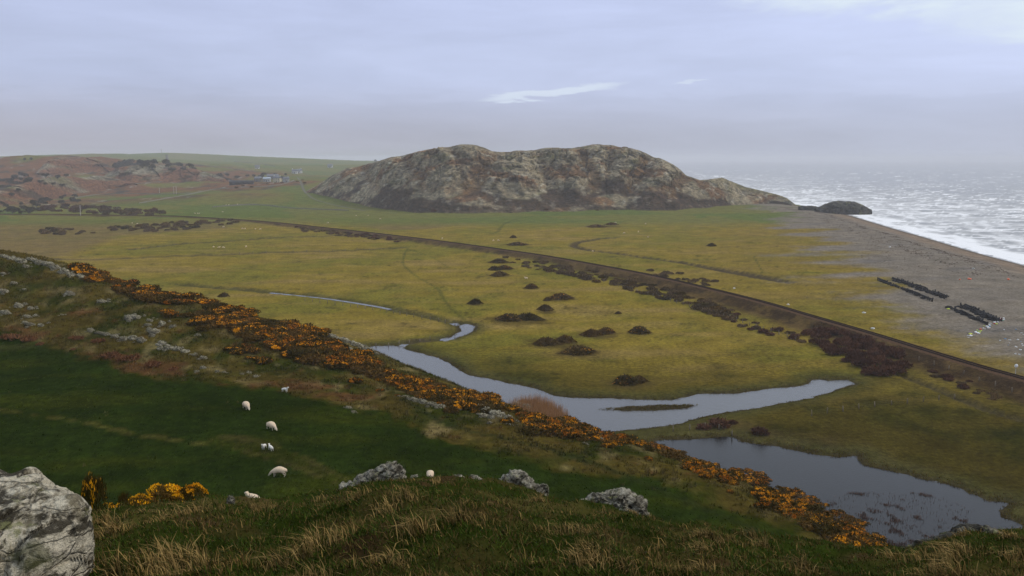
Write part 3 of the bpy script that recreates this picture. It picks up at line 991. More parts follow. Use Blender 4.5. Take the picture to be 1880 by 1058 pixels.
# foam: surf along the shore, breaker lines, whitecaps
wob = 10 * fbm(SX / 30, SY / 30, 3, 115)
surf = (1 - sstep(8, 34, ss + 1.6 * wob)) * np.clip(0.72 + 0.7 * fbm((SX + SY) / 30, ss / 9, 3, 126), 0.25, 1) + (1 - sstep(60, 190, ss + 2 * wob)) * (0.30 + 1.0 * fbm(ss / 13 + SX / 200, (SX + SY) / 90, 4, 116))
cover = 0.09 - 0.20 * sstep(150, 900, ss) - 0.06 * sstep(900, 2500, ss) + 0.15 * fbm(SX / 260, SY / 200, 2, 118)
cr1 = fbm((SX + 15 * wob) / 130, (SY + 0.22 * SX + wob) / 17, 3, 117, 0.45)
cr2 = fbm((SX + 9 * wob) / 75, (SY + 0.22 * SX) / 10, 3, 123, 0.45)
sel = sstep(-0.25, 0.15, fbm(SX / 140, SY / 60, 3, 124) + 2.2 * cover)
lines = (1 - sstep(0.015, 0.11, np.abs(cr1))) * sel
lines = np.maximum(lines, 0.85 * (1 - sstep(0.01, 0.09, np.abs(cr2))) * sstep(-0.1, 0.25, fbm(SX / 90, SY / 45, 3, 125) + 2.0 * cover))
rollers = 0.55 * sstep(0.0, 0.35, fbm(SX / 110, (SY + 0.25 * SX + 2 * wob) / 36, 4, 122, 0.5) + cover)
caps = sstep(0.26, 0.42, fbm(SX / 26, SY / 11, 3, 119) + 0.10 * w1 + 0.3 * cover)
shoal = (1 - sstep(0, 480, np.hypot(SX - 330, (SY - 1150) * 0.5))) * (0.4 + 0.9 * fbm(SX / 60, SY / 16, 4, 120))
foam = np.clip(np.maximum.reduce([surf, lines * 0.8, rollers * 0.75, caps * 0.9, shoal]), 0, 1.1)
foam = foam * sstep(1.0, 3.0, ss + 3 * fbm(SX / 9, SY / 9, 2, 121)) * (1 - 0.5 * sstep(2500, 6000, SY))
SV = np.stack([SX, SY, SZ], 1)
SF = grid_faces(NR2, NA2)
SF = SF[(ss[SF] > -9).any(1)]
SV, SF, foam = compact(SV, SF, foam)
tag(put('sea', mk_mesh('sea', SV, SF, 'sea_water', None, True, ('Foam', foam))), kind='structure')

# ------------------------------------------------------------------ headland
SIL = np.array([(560, 352), (580, 342), (610, 322), (640, 308), (670, 303), (690, 297), (720, 288), (760, 281), (800, 274), (830, 268), (850, 266), (875, 268), (905, 275), (930, 278),
                (960, 277), (990, 275), (1015, 272), (1035, 273), (1060, 268), (1090, 266), (1130, 267), (1155, 272), (1180, 280), (1210, 288), (1235, 303), (1260, 320), (1285, 331), (1305, 329), (1325, 327), (1345, 334),
                (1370, 344), (1400, 351), (1425, 357), (1445, 364), (1462, 377)], float)
BAS = np.array([(560, 354), (580, 357), (620, 366), (660, 376), (700, 384), (760, 391), (850, 393), (950, 391), (1050, 389), (1150, 386), (1240, 387), (1300, 382), (1350, 377), (1400, 374), (1440, 376), (1462, 379)], float)
NS, NT = 620, 230
su = np.linspace(562, 1461, NS)
sv = np.interp(su, SIL[:, 0], SIL[:, 1]); bv = np.interp(su, BAS[:, 0], BAS[:, 1]) + 3.2 * fbm(su / 45, 0 * su, 4, 130) * (su > 640) * (su < 1380)
_by = np.array([on_ground(u_, v_, 500, 2000, 500)[1] for u_, v_ in BAS])
by = np.interp(su, BAS[:, 0], _by)
bx = (su - W0 / 2) / FPX / ray(su, bv)[1] * by
hgt_px = bv - sv
dep = np.interp(su, [562, 620, 700, 850, 1000, 1130, 1230, 1300, 1380, 1461], [30, 75, 110, 125, 120, 110, 75, 45, 30, 8])
by = by + 6 * fbm(su / 40, 0 * su, 3, 138)
bx = (su - W0 / 2) / FPX / ray(su, bv)[1] * by
ry = by + dep
rx, _, rz = at_y(su, sv, ry)
bz = np.array([H1(x, y, False) for x, y in zip(bx, by)])
tt = np.linspace(-0.06, 1.9, NT)
TTm, Sm = np.meshgrid(tt, np.arange(NS), indexing='ij')
tm = np.clip(TTm, -0.06, 1)
lin = np.clip(TTm, 0, None)
prof = np.where(TTm <= 1, 0.30 * np.clip(tm, 0, 1) + 0.70 * np.clip(np.sin(np.clip(tm, 0, 1) * np.pi / 2), 0, 1) ** 1.15, np.cos((np.clip(TTm, 1, 2) - 1) * np.pi / 2) ** 0.9)
# position in plan runs from base line to ridge along the sight line, then on behind
HX = bx[Sm] + (rx - bx)[Sm] * TTm; HY = by[Sm] + dep[Sm] * TTm
lowpx = (hgt_px[Sm] / 115.0).clip(0.08, 1)
HZ = bz[Sm] - 1.5 + (rz - bz + 1.5)[Sm] * prof
# buttresses, gullies and crags
gully = 0.8 * ridged(HX / 62 + 0.35 * HY / 60, HY / 120, 3, 131)
crag = ridged(HX / 22, HZ / 24 + HY / 80, 4, 132)
lumps = fbm(HX / 60, HY / 45, 4, 133)
inner = sstep(0.05, 0.35, TTm) * (1 - sstep(0.82, 1.0, TTm) * 0.80) * (TTm < 1.0) + (TTm >= 1.0) * 0.22
HZ = HZ + lowpx * inner * (5.0 * gully + 6.5 * lumps)
HYd = HY - lowpx * inner * (13.0 * gully + 8.0 * lumps + 3.5 * crag)
gul = np.zeros_like(HX)
for u0, w0, sk, dpt in ((742, 16, 60, 0.7), (905, 26, -70, 1.0), (985, 14, 40, 0.6), (1062, 18, 50, 0.9), (1128, 13, -30, 0.6), (1196, 17, -60, 1.0), (1262, 15, -40, 0.9), (830, 14, 45, 0.6), (660, 16, 50, 0.6)):
    gul = np.maximum(gul, dpt * np.exp(-((su[Sm] - u0 - sk * (0.9 - TTm) + 9 * fbm(HY / 25, HX / 60, 3, 139)) / w0) ** 2))
gul = gul * sstep(0.12, 0.35, TTm) * (1 - 0.6 * sstep(0.85, 1.02, TTm))
HYd = HYd + lowpx * 20.0 * gul
HZ = HZ - lowpx * 5.5 * gul
step = fbm(HX / 30, HY / 30, 3, 134)
terr = HZ / 9.0 + step
HZ = HZ + lowpx * inner * 1.5 * (np.floor(terr) + sstep(0.55, 1.0, terr - np.floor(terr)) - terr + 0.5)
HYd = HYd - lowpx * inner * 1.6 * ridged(HX / 8.0, HZ / 7.0 + HY / 25, 3, 137)
HZ = HZ + lowpx * (1.3 * fbm(HX / 16, HZ / 30 + HYd / 30, 4, 135)) * 1.0 * sstep(0, 0.15, TTm)
wx = HX + 5 * fbm(HX / 14, HZ / 14, 3, 151); wz = HZ + 0.35 * HY + 5 * fbm(HX / 14 + 7, HZ / 14, 3, 152)
_, e1, c1 = worley(wx / 15, wz / 19, 1)
_, e2, c2 = worley(wx / 5.5, wz / 7.5, 2)
rockm = (0.15 + 0.85 * sstep(0.2, 0.5, TTm + 0.25 * lumps)) * sstep(0.0, 0.06, TTm) * (1 - 0.55 * sstep(0.85, 1.0, TTm))
blk = 4.5 * (c1 - 0.5) + 2.2 * (c2 - 0.5) - 3.2 * (1 - sstep(0, 0.16, e1)) - 1.6 * (1 - sstep(0, 0.2, e2))
HYd = HYd - lowpx * rockm * blk
HZ = HZ + lowpx * rockm * (1 - sstep(0.9, 1.0, TTm)) * 0.35 * blk
sh = HZ.shape
HV = np.stack([HX.ravel(), HYd.ravel(), HZ.ravel()], 1)
# colours: bare rock where steep, bracken in the gullies, dark heather on the lower slope
dzt = np.gradient(HZ, axis=0) / np.maximum(np.gradient(HY, axis=0), 0.15)
stp = np.abs(dzt).ravel()
tv = TTm.ravel(); uu = su[Sm].ravel(); hx, hy, hz_ = HX.ravel(), HY.ravel(), HZ.ravel()
nb = fbm(hx / 34, hy / 40 + hz_ / 22, 4, 141); nb2 = fbm(hx / 11, hz_ / 9 + hy / 22, 4, 142)
hc = np.tile(np.array((0.255, 0.208, 0.130)), (len(hx), 1))
hc = lerp(hc, (0.125, 0.105, 0.060), sstep(-0.1, 0.4, nb2))
hc = lerp(hc, (0.105, 0.100, 0.040), sstep(0.05, 0.4, nb - 0.1 * (tv < 0.5)) * 0.8)
hc = lerp(hc, (0.150, 0.075, 0.028), 0.9 * sstep(0.12, 0.36, fbm(hx / 48 + 9, hy / 40 + hz_ / 30, 4, 143) + 0.12 * (1 - sstep(0.3, 0.8, tv))))
heath = sstep(0.0, 0.25, fbm(hx / 55 + 4, hz_ / 24 + hy / 60, 4, 144) + 0.50 * (1 - sstep(0.1, 0.50, tv)) - 0.27 - 0.25 * sstep(0.55, 0.9, tv))
hc = lerp(hc, (0.050, 0.030, 0.017), heath * 0.95)
hc = lerp(hc, (0.145, 0.078, 0.028), 0.75 * sstep(0.35, 0.8, gul.ravel() + 0.4 * nb2))
hc = lerp(hc, (0.36, 0.320, 0.235), 0.75 * sstep(0.22, 0.45, nb2 * 0.7 + 0.5 * (crag.ravel() - 0.3)) * sstep(0.02, 0.1, tv) * (1 - 0.5 * heath))
hc = lerp(hc, (0.150, 0.130, 0.050), 0.8 * sstep(1270, 1380, uu) * sstep(0.5, 0.9, tv))
hc = lerp(hc, (0.115, 0.105, 0.040), 0.6 * (1 - sstep(0.0, 0.06, tv)))
hc = hc * (0.68 + 0.40 * c1.ravel() + 0.28 * c2.ravel())[:, None]
tag(put('headland', mk_mesh('headland', HV, grid_faces(NT, NS), 'headland_rock', hc, True)), kind='structure')


KV = []


def knoll(name, top, base, seed):
    top = np.array(top, float); base = np.array(base, float); ns, nt = 150, 60
    u = np.linspace(top[0, 0], top[-1, 0], ns)
    vt = np.interp(u, top[:, 0], top[:, 1]); vb = np.interp(u, base[:, 0], base[:, 1])
    yb = np.interp(u, base[:, 0], [on_ground(a_, b_, 600, 6000, 500)[1] for a_, b_ in base])
    dp = (vb - vt) / FPX * yb * 1.9 + 8
    xb, _, zb = at_y(u, vb, yb); xt, yt, zt = at_y(u, vt, yb + dp)
    TT, I = np.meshgrid(np.linspace(-0.1, 1.9, nt), np.arange(ns), indexing='ij')
    pr = np.where(TT < 1, np.sin(np.clip(TT, 0, 1) * np.pi / 2), np.cos((np.clip(TT, 1, 2) - 1) * np.pi / 2))
    X = xb[I] + (xt - xb)[I] * TT; Y = yb[I] + dp[I] * TT; Z = zb[I] - 2 + (zt - zb + 2)[I] * pr
    inn = sstep(0, 0.3, TT) * (1 - 0.75 * sstep(0.85, 1, TT))
    _, e_, c_ = worley((X + 6 * fbm(X / 20, Z / 20, 2, seed)) / 22, (Z + 0.3 * Y) / 20, seed)
    Y = Y - inn * (8 * (c_ - 0.5) - 5 * (1 - sstep(0, 0.16, e_)) + 10 * fbm(X / 50, Y / 60, 3, seed + 1))
    Z = Z + 0.35 * inn * (8 * (c_ - 0.5) + 8 * fbm(X / 30, Y / 40, 3, seed + 2))
    x, y, z, t = X.ravel(), Y.ravel(), Z.ravel(), TT.ravel()
    n1_ = fbm(x / 30, z / 16 + y / 60, 4, seed + 3); n2_ = fbm(x / 45, z / 25 + y / 80, 4, seed + 4)
    c = np.tile(np.array((0.21, 0.185, 0.125)), (x.size, 1))
    c = lerp(c, (0.12, 0.105, 0.040), sstep(-0.05, 0.3, n1_))
    c = lerp(c, (0.150, 0.066, 0.030), 0.95 * sstep(-0.1, 0.25, n2_ + 0.35 * (1 - sstep(0.2, 0.7, t))))
    c = lerp(c, (0.050, 0.038, 0.025), 0.8 * sstep(0.1, 0.35, fbm(x / 25 + 5, z / 14 + y / 50, 4, seed + 5)))
    KV.append(np.stack([x, y, z], 1))
    tag(put(name, mk_mesh(name, np.stack([x, y, z], 1), grid_faces(nt, ns), 'headland_rock', c, True)), kind='structure')


knoll('rocky_knoll', [(66, 318), (78, 303), (92, 293), (112, 287), (135, 289), (152, 292), (170, 290), (188, 297), (205, 306), (222, 318)], [(66, 324), (90, 322), (130, 318), (170, 316), (222, 320)], 301)
knoll('bracken_slope', [(-60, 366), (0, 348), (40, 338), (80, 328), (115, 324), (150, 326), (185, 324), (220, 330), (250, 338)], [(-60, 384), (0, 376), (60, 372), (110, 364), (160, 354), (200, 348), (250, 341)], 311)
knoll('wooded_bank', [(190, 322), (215, 309), (245, 303), (280, 300), (320, 303), (360, 311), (400, 322), (430, 331)], [(190, 334), (240, 336), (300, 335), (360, 334), (430, 334)], 321)

# ------------------------------------------------------------------ placing things on the land
def ground_many(us, vs_, ymin=30.0, ymax=260.0, n=220):
    us = np.asarray(us, float); vs_ = np.asarray(vs_, float)
    dx, dy, dz = ray(us, vs_)
    Y = np.geomspace(ymin, ymax, n)[None] + 0 * us[:, None]
    ok = None
    for it in range(3):
        t = Y / dy[:, None]
        X = dx[:, None] * t; Z = CAMZ + dz[:, None] * t
        D = Z - base_h(X.ravel(), Y.ravel()).reshape(X.shape)
        neg = D < 0
        i = np.argmax(neg, 1)
        has = neg.any(1) & (i > 0)
        ok = has if ok is None else ok
        i = np.where(has, i, np.where(neg[:, 0], 1, Y.shape[1] - 1))
        r = np.arange(len(us))
        a, b_ = Y[r, i - 1], Y[r, i]
        Y = a[:, None] + (b_ - a)[:, None] * np.linspace(0, 1, 10)[None]
    yy = Y[:, 5]; t = yy / dy
    return dx * t, yy, CAMZ + dz * t, ok


def sample_poly(P, n, r):
    P = np.array(P, float); lo, hi_ = P.min(0), P.max(0); out = []
    while len(out) < n:
        q_ = r.uniform(lo, hi_, (n * 3, 2))
        out += list(q_[inside(P, q_[:, 0], q_[:, 1])])
    return np.array(out[:n])


def thin(pts, mind):
    keep = []
    for i, p in enumerate(pts):
        if all((p[0] - pts[k][0]) ** 2 + (p[1] - pts[k][1]) ** 2 > mind * mind for k in keep): keep.append(i)
    return keep


# ------------------------------------------------------------------ plants
def bush_parts(seed, n_leaf, leaf, n_flower=0, flower=0.1, height=0.8, lobes=9, spread=0.55, spike=1.6):
    r = np.random.default_rng(seed)
    lc = np.c_[r.normal(0, 0.45, lobes), r.normal(0, 0.45, lobes), r.uniform(0.12, 0.5, lobes) * height]
    q_ = np.hypot(lc[:, 0], lc[:, 1]); lc[:, :2] *= (np.minimum(q_, 0.65) / np.maximum(q_, 1e-3))[:, None]
    lr = r.uniform(0.28, 0.5, lobes)

    def pts(n, lo=0.72, up=-0.25):
        k = r.integers(0, lobes, n * 2)
        d = r.normal(size=(n * 2, 3)); d /= np.linalg.norm(d, axis=1)[:, None]
        d[:, 2] = np.where(d[:, 2] < up, -d[:, 2], d[:, 2])
        p = lc[k] + d * (lr[k] * r.uniform(lo, 1.06, n * 2))[:, None] * np.array([1, 1, height * 1.05])
        inn = np.zeros(n * 2, bool)
        for j in range(lobes):
            w = (p - lc[j]) / np.array([1, 1, height])
            inn |= (np.linalg.norm(w, axis=1) < lr[j] * 0.68)
        s = np.where(~inn)[0]
        s = s[:n] if len(s) >= n else np.resize(s, n)
        p, d = p[s], d[s]
        p[:, 2] = np.maximum(p[:, 2], 0.0)
        return p, d

    def tris(p, d, size, spike_):
        n = len(p)
        t1 = np.cross(d, r.normal(size=(n, 3))); t1 /= np.linalg.norm(t1, axis=1)[:, None] + 1e-9
        t2 = np.cross(d, t1) * 0.55 + d * r.uniform(-0.1, 0.9, (n, 1)) + np.array([0, 0, 0.25])
        s = size * r.uniform(0.6, 1.35, (n, 1))
        V = np.stack([p - t1 * s * 0.5, p + t1 * s * 0.5, p + t2 * s * spike_], 1).reshape(-1, 3)
        return V, np.arange(3 * n).reshape(-1, 3)

    p, d = pts(n_leaf)
    leafm = tris(p, d, leaf, spike)
    flow = None
    if n_flower:
        p, d = pts(n_flower * 4, 0.98, 0.0)
        nz = 0.8 * pn(p[:, 0] * 1.7 + seed, p[:, 1] * 1.7 + p[:, 2] * 1.2) + 0.6 * d[:, 2] + r.normal(0, 0.10, len(p))
        s = np.argsort(-nz)[:n_flower]
        flow = tris(p[s] + d[s] * flower * 0.35, d[s], flower, 0.9)
    return leafm, flow


GORSE = []
for i in range(7):
    nf = (2000, 1500, 950, 520, 220, 80, 0)[i]
    lf, fl = bush_parts(100 + i, 1000, 0.15, nf, 0.098, 0.72 + 0.06 * (i % 3), 11)
    GORSE.append((mk_mesh('gorse_foliage', *lf, 'gorse_green'), mk_mesh('gorse_blossom', *fl, 'gorse_flower') if fl else None))
SCRUB = [mk_mesh('scrub_foliage', *bush_parts(200 + i, 620, 0.16, 0, 0, 0.65 + 0.1 * (i % 3), 10)[0], 'scrub') for i in range(5)]
SCRUBR = [mk_mesh('thicket_twigs', *bush_parts(220 + i, 800, 0.12, 0, 0, 1.0, 11, spike=3.2)[0], 'scrub_red') for i in range(3)]
def mound_mesh(seed, nl, nf):
    (lv, lf_), fl = bush_parts(seed, nl, 0.12, nf, 0.085, 0.8, 14, spike=2.4)
    r_m = np.random.default_rng(seed + 9); ne = 260
    a_ = r_m.uniform(0, 6.28, ne); q_ = r_m.uniform(0.55, 1.3, ne) ** 0.8
    bp = np.c_[q_ * np.cos(a_), q_ * np.sin(a_), np.zeros(ne)]; sd_ = np.c_[-np.sin(a_), np.cos(a_), 0 * a_] * 0.05
    tp = bp + np.c_[r_m.normal(0, 0.07, (ne, 2)), r_m.uniform(0.12, 0.34, ne)]
    ex = np.stack([bp - sd_, bp + sd_, tp], 1).reshape(-1, 3)
    lf_ = np.concatenate([lf_, np.arange(3 * ne).reshape(-1, 3) + len(lv)]); lv = np.concatenate([lv, ex])
    out = []
    for V in (lv, fl[0] if fl else None):
        if V is None: out.append(None); continue
        V = V.copy(); k = np.clip(1 - np.abs(V[:, 0]) ** 1.6 * 0.75, 0.15, 1)
        V[:, 2] *= k * 1.25; V[:, 1] *= (0.5 + 0.5 * k); V[:, 0] *= 1.1
        out.append(V)
    return mk_mesh('mound_foliage', out[0], lf_, 'gorse_green'), (mk_mesh('mound_blossom', out[1], fl[1], 'gorse_flower') if fl else None)


MOUND = [mound_mesh(260 + i, 1100, (0, 60, 110, 0)[i]) for i in range(4)]
BRACK = [mk_mesh('bracken_fronds', *bush_parts(240 + i, 420, 0.13, 0, 0, 0.6, 9, spike=2.6)[0], 'bracken') for i in range(3)]


def plant(name, me, x, y, z, rad, hz, label, cat, group, rz=None, sx=1.0, child=None, cname=None):
    o = put(name, me, (x, y, z), random.uniform(0, 6.28) if rz is None else rz, (rad * sx, rad, hz))
    tag(o, label, cat, group)
    if child: put(cname, child, parent=o)
    return o


# gorse band along the brow of the near hill
BANDS = [  # pixel polygon, number, min gap, variants, radius
    ([(140, 487), (200, 493), (260, 508), (330, 532), (395, 556), (340, 560), (270, 552), (200, 528), (145, 503)], 150, 1.4, (0, 0, 1, 2, 4, 6), (1.3, 2.1), 'near the top left end of the brow'),
    ([(380, 556), (470, 575), (560, 596), (600, 612), (585, 640), (520, 645), (470, 630), (410, 602), (350, 585)], 170, 1.3, (0, 1, 1, 2, 3, 6), (1.2, 2.0), 'on the upper middle of the brow'),
    ([(300, 572), (340, 575), (400, 592), (440, 604), (450, 622), (370, 605), (300, 585)], 24, 1.5, (1, 2, 3, 5), (0.9, 1.4), 'on the rocky slope below the brow'),
    ([(600, 628), (680, 655), (740, 690), (760, 712), (700, 696), (620, 676), (545, 664), (520, 645)], 140, 1.3, (0, 0, 1, 2, 3, 6), (1.2, 1.9), 'beside the rocks above the river'),
    ([(410, 640), (450, 636), (490, 660), (480, 668), (430, 655)], 12, 1.3, (4, 5, 6), (0.9, 1.3), 'in a dark strip below the brow'),
    ([(720, 700), (770, 698), (860, 722), (950, 755), (930, 764), (850, 750), (790, 734), (722, 720)], 120, 1.2, (0, 0, 1, 1, 2, 4), (1.0, 1.6), 'along the brow over the wide river bend'),
    ([(965, 765), (1030, 772), (1110, 795), (1150, 805), (1140, 818), (1060, 806), (965, 796)], 110, 1.1, (0, 1, 2, 3, 6), (1.0, 1.6), 'at the brow by the reed bed'),
    ([(1150, 806), (1240, 826), (1330, 868), (1380, 880), (1330, 885), (1250, 850), (1170, 822)], 80, 1.0, (0, 1, 2, 3, 4, 6), (0.9, 1.4), 'on the brow beside the pond head'),
    ([(1340, 862), (1385, 868), (1420, 885), (1500, 925), (1560, 950), (1610, 985), (1640, 1010), (1560, 1010), (1480, 965), (1420, 925), (1370, 890)], 150, 0.95, (0, 0, 1, 1, 2, 3, 6), (0.9, 1.35), 'on the steep brow right above the pond'),
]
rr = np.random.default_rng(55)
for poly, n, gap_, var, (ra, rb), where in BANDS:
    S_ = sample_poly(poly, n, rr)
    x, y, z, ok = ground_many(S_[:, 0], S_[:, 1], 32, 230)
    x, y, z = x[ok], y[ok], z[ok]
    keep = thin(list(zip(x, y)), gap_)
    for i in keep:
        pz = float(fbm(np.array([x[i] / 5.5]), np.array([y[i] / 5.5]), 2, 251)[0]) + rr.normal(0, 0.10)
        v_ = 0 if pz > 0.06 else 1 if pz > -0.04 else 2 if pz > -0.10 else 4 if pz > -0.15 else 6
        if min(var) >= 4: v_ = max(v_, 4)
        rad = rr.uniform(ra, rb)
        lf, fl = GORSE[v_]
        lab = ('gorse in full bloom ' if v_ <= 1 else 'half blooming gorse ' if v_ <= 3 else 'nearly bare dark gorse ') + where
        f_ = (x[i] / y[i] - (x / y).min()) / max(1e-6, (x / y).max() - (x / y).min())
        lab = ('small ' if rad < ra + (rb - ra) / 3 else 'middling ' if rad < ra + 2 * (rb - ra) / 3 else 'large ') + lab + (', toward the left', ', midway', ', toward the right')[min(2, int(f_ * 3))]
        if v_ == 6 and rr.uniform() < 0.3: rad *= 0.6
        plant('gorse_bush', lf, x[i], y[i], z[i] - 0.12, rad, rad * rr.uniform(0.55, 0.85), lab, 'gorse', 'gorse bushes ' + where, child=fl, cname='blossom')

# straggling gorse below the band
S_ = sample_poly([(180, 520), (330, 560), (480, 640), (620, 690), (740, 735), (900, 775), (1050, 812), (1200, 850), (1330, 900), (1450, 965), (1430, 930), (1330, 880), (1180, 828), (960, 765), (700, 690), (520, 640), (390, 575)], 70, rr)
x, y, z, ok = ground_many(S_[:, 0], S_[:, 1], 32, 230)
x, y, z = x[ok], y[ok], z[ok]
for i in thin(list(zip(x, y)), 2.0):
    v_ = int(rr.integers(0, 7)); rad = rr.uniform(0.35, 0.9); lf, fl = GORSE[v_]
    plant('gorse_bush', lf, x[i], y[i], z[i] - 0.08, rad, rad * rr.uniform(0.7, 1.0), 'small straggling gorse bush in the rough grass just below the brow' + (', bare of bloom' if fl is None else ', showing some bloom'), 'gorse', 'straggling gorse below the brow', child=fl, cname='blossom')

# bracken clumps on the near hill
for k, (u, v, wpx, lab) in enumerate(((205, 655, 34, 'red brown dead bracken clump, left half of the pair under the rock band'), (235, 662, 40, 'large red brown bracken clump above the dark green field'),
                                      (285, 672, 34, 'red brown bracken clump trailing right above the dark field'), (135, 642, 12, 'small round dark bracken clump above the dark field'),
                                      (20, 622, 36, 'rust coloured bracken clump at the left edge of the slope'), (55, 626, 30, 'rust coloured bracken clump near the left edge with paler tips'),
                                      (75, 632, 16, 'little bracken tuft right of the rusty pair on the left'), (140, 623, 26, 'low bracken clump left of the long rock band'), (180, 628, 26, 'low bracken clump beneath the long rock band'),
                                      (320, 678, 20, 'low bracken clump at the end of the trail above the field'))):
    x, y, z, ok = ground_many([u], [v], 32, 230)
    rad = wpx * 0.5 * y[0] / FPX
    plant('bracken_clump', BRACK[k % 3], x[0], y[0], z[0] - 0.1, rad, rad * 0.9, lab, 'bracken', 'bracken clumps', sx=1.0)

# dark bushes dotted over the meadow
MB = [(915, 482, 34, 'dark brown gorse mound at the head of the cluster below the railway'), (925, 494, 34, 'dark gorse mound in the middle of the cluster below the railway'), (908, 496, 26, 'left gorse mound of the cluster below the railway'), (916, 506, 36, 'lowest gorse mound of the cluster below the railway'),
      (872, 558, 27, 'lone small dark gorse mound left of the meadow cluster'), (975, 529, 25, 'lone small gorse mound right of the footpath field'), (1030, 548, 46, 'long orange brown gorse mound in mid meadow'), (1005, 552, 18, 'tiny gorse mound under the long orange brown one'),
      (1000, 569, 30, 'flat sparse gorse patch above the widest mound'), (1135, 576, 14, 'tiny dark gorse mound beside the grassy hollow'), (933, 587, 52, 'left half of the widest dark gorse mound in the meadow'), (968, 586, 54, 'right half of the widest dark gorse mound in the meadow'),
      (1085, 616, 40, 'dark gorse mound, left of two joined, upper right of the lens shaped pair'), (1112, 612, 36, 'dark gorse mound, right of two joined, tapering right'), (1173, 611, 42, 'thin flat dark gorse patch at the right of the meadow'),
      (1003, 632, 50, 'left half of the lens shaped dark gorse mound'), (1036, 628, 42, 'right half of the lens shaped dark gorse mound'), (1062, 647, 64, 'lens shaped dark gorse mound nearest the joined pair'),
      (1150, 704, 52, 'largest rounded dark gorse bush near the river bank'), (1172, 702, 36, 'smaller bush grown against the largest round one near the river'), (410, 545, 22, 'lone brown bush by the left stream'),
      (950, 450, 40, 'gorse patch just beyond the railway'), (942, 437, 14, 'tiny gorse patch beyond the railway'), (1095, 417, 40, 'thin dark bush line far out on the meadow, left part'), (1122, 413, 26, 'thin dark bush line far out on the meadow, right part'), (1306, 452, 18, 'lone dark bush on the golden meadow by the beach'),
      (1320, 783, 44, 'red brown bush on the neck of land between river and pond'), (1292, 788, 30, 'lower brown bush at the neck of land between river and pond'), (1345, 778, 20, 'small brown bush at the right of the neck of land'), (1395, 797, 36, 'low brown rush clump above the pond')]
us = np.array([b_[0] for b_ in MB]); vv = np.array([b_[1] for b_ in MB])
x, y, z, ok = ground_many(us, vv, 120, 800)
for i, (u, v, wpx, lab) in enumerate(MB):
    rad = wpx * 0.5 * y[i] / FPX
    brn = i >= 26
    me, ch = (SCRUBR[i % 3], None) if brn else MOUND[i % 4]
    plant('gorse_mound' if not brn else 'brown_bush', me, x[i], y[i], z[i] - 0.15, rad * 0.8, min(rad * 0.75, 1.9), lab, 'bush', 'bushes dotted over the meadow',
          rz=random.uniform(-0.4, 0.4), sx=1.25, child=ch, cname='blossom')


def hedge(poly, n, mind, meshes, ra, rb, hk, name, label, cat, group, y0=120, y1=900, mat=None):
    S_ = sample_poly(poly, n, rr)
    x, y, z, ok = ground_many(S_[:, 0], S_[:, 1], y0, y1)
    x, y, z = x[ok], y[ok], z[ok]
    for i in thin(list(zip(x, y)), mind):
        rad = rr.uniform(ra, rb)
        uu_ = x[i] / y[i]; f_ = (uu_ - (x / y).min()) / max(1e-6, (x / y).max() - (x / y).min())
        size = 'small' if rad < ra + (rb - ra) / 3 else 'middling' if rad < ra + 2 * (rb - ra) / 3 else 'large'
        side = ' at its far left', ' left of its middle', ' around its middle', ' right of its middle', ' at its far right'
        plant(name, meshes[int(rr.integers(len(meshes)))], x[i], y[i], z[i] - 0.15, rad, rad * hk * rr.uniform(0.8, 1.2), size + ' ' + label + ',' + side[min(4, int(f_ * 5))], cat, group)


GF6 = [GORSE[6][0], GORSE[6][0], SCRUB[0], SCRUB[1], SCRUB[2]]
hedge([(925, 470), (1000, 483), (1100, 500), (1210, 527), (1300, 555), (1350, 575), (1345, 592), (1280, 570), (1180, 540), (1080, 515), (980, 495), (930, 482)], 190, 1.8, GF6 + SCRUB, 0.9, 2.5, 0.8,
      'bramble_bush', 'dark scrub bush in the belt below the railway', 'bush', 'scrub belt below the railway')
hedge([(1330, 572), (1420, 598), (1500, 620), (1480, 632), (1400, 615), (1340, 595)], 24, 2.4, SCRUB + SCRUBR, 1.0, 1.9, 0.7,
      'bramble_bush', 'low brown scrub bush between belt and thicket below the railway', 'bush', 'low scrub by the thicket')
hedge([(1190, 497), (1240, 500), (1320, 520), (1300, 526), (1240, 513), (1195, 505)], 22, 2.4, SCRUB, 1.2, 2.0, 0.8,
      'bramble_bush', 'dark scrub bush on the far side of the railway', 'bush', 'scrub on the far side of the railway')
hedge([(1475, 605), (1530, 612), (1600, 630), (1650, 655), (1665, 672), (1640, 690), (1590, 690), (1560, 668), (1520, 650), (1480, 625)], 90, 1.5, SCRUBR, 1.3, 2.3, 1.0,
      'thicket_bush', 'leafless dark red bush in the thicket where the river ends', 'bush', 'thicket at the river end', 120, 400)
hedge([(1480, 592), (1560, 612), (1650, 645), (1640, 652), (1560, 626), (1490, 603)], 30, 1.8, SCRUB, 0.9, 1.5, 0.8,
      'bramble_bush', 'dark bramble bush between thicket and railway', 'bush', 'brambles between thicket and railway', 120, 400)
hedge([(1690, 665), (1760, 690), (1850, 720), (1880, 745), (1800, 730), (1720, 695)], 22, 2.0, SCRUB + SCRUBR, 0.7, 1.4, 0.6,
      'bramble_bush', 'low brown bramble clump below the railway at the right', 'bush', 'brambles at the right below the railway', 120, 400)
hedge([(205, 418), (280, 413), (350, 406), (440, 403), (440, 410), (380, 418), (300, 426), (210, 426)], 70, 3.2, GF6, 1.8, 3.4, 0.85,
      'gorse_mound', 'dark gorse bush in the strip left of the railway bend', 'bush', 'gorse strip left of the railway bend', 300, 900)
hedge([(70, 424), (100, 420), (132, 422), (120, 432), (72, 432)], 14, 3.0, GF6, 2.0, 3.4, 0.9,
      'gorse_mound', 'dark gorse bush in the clump far left', 'bush', 'gorse clump far left', 300, 900)
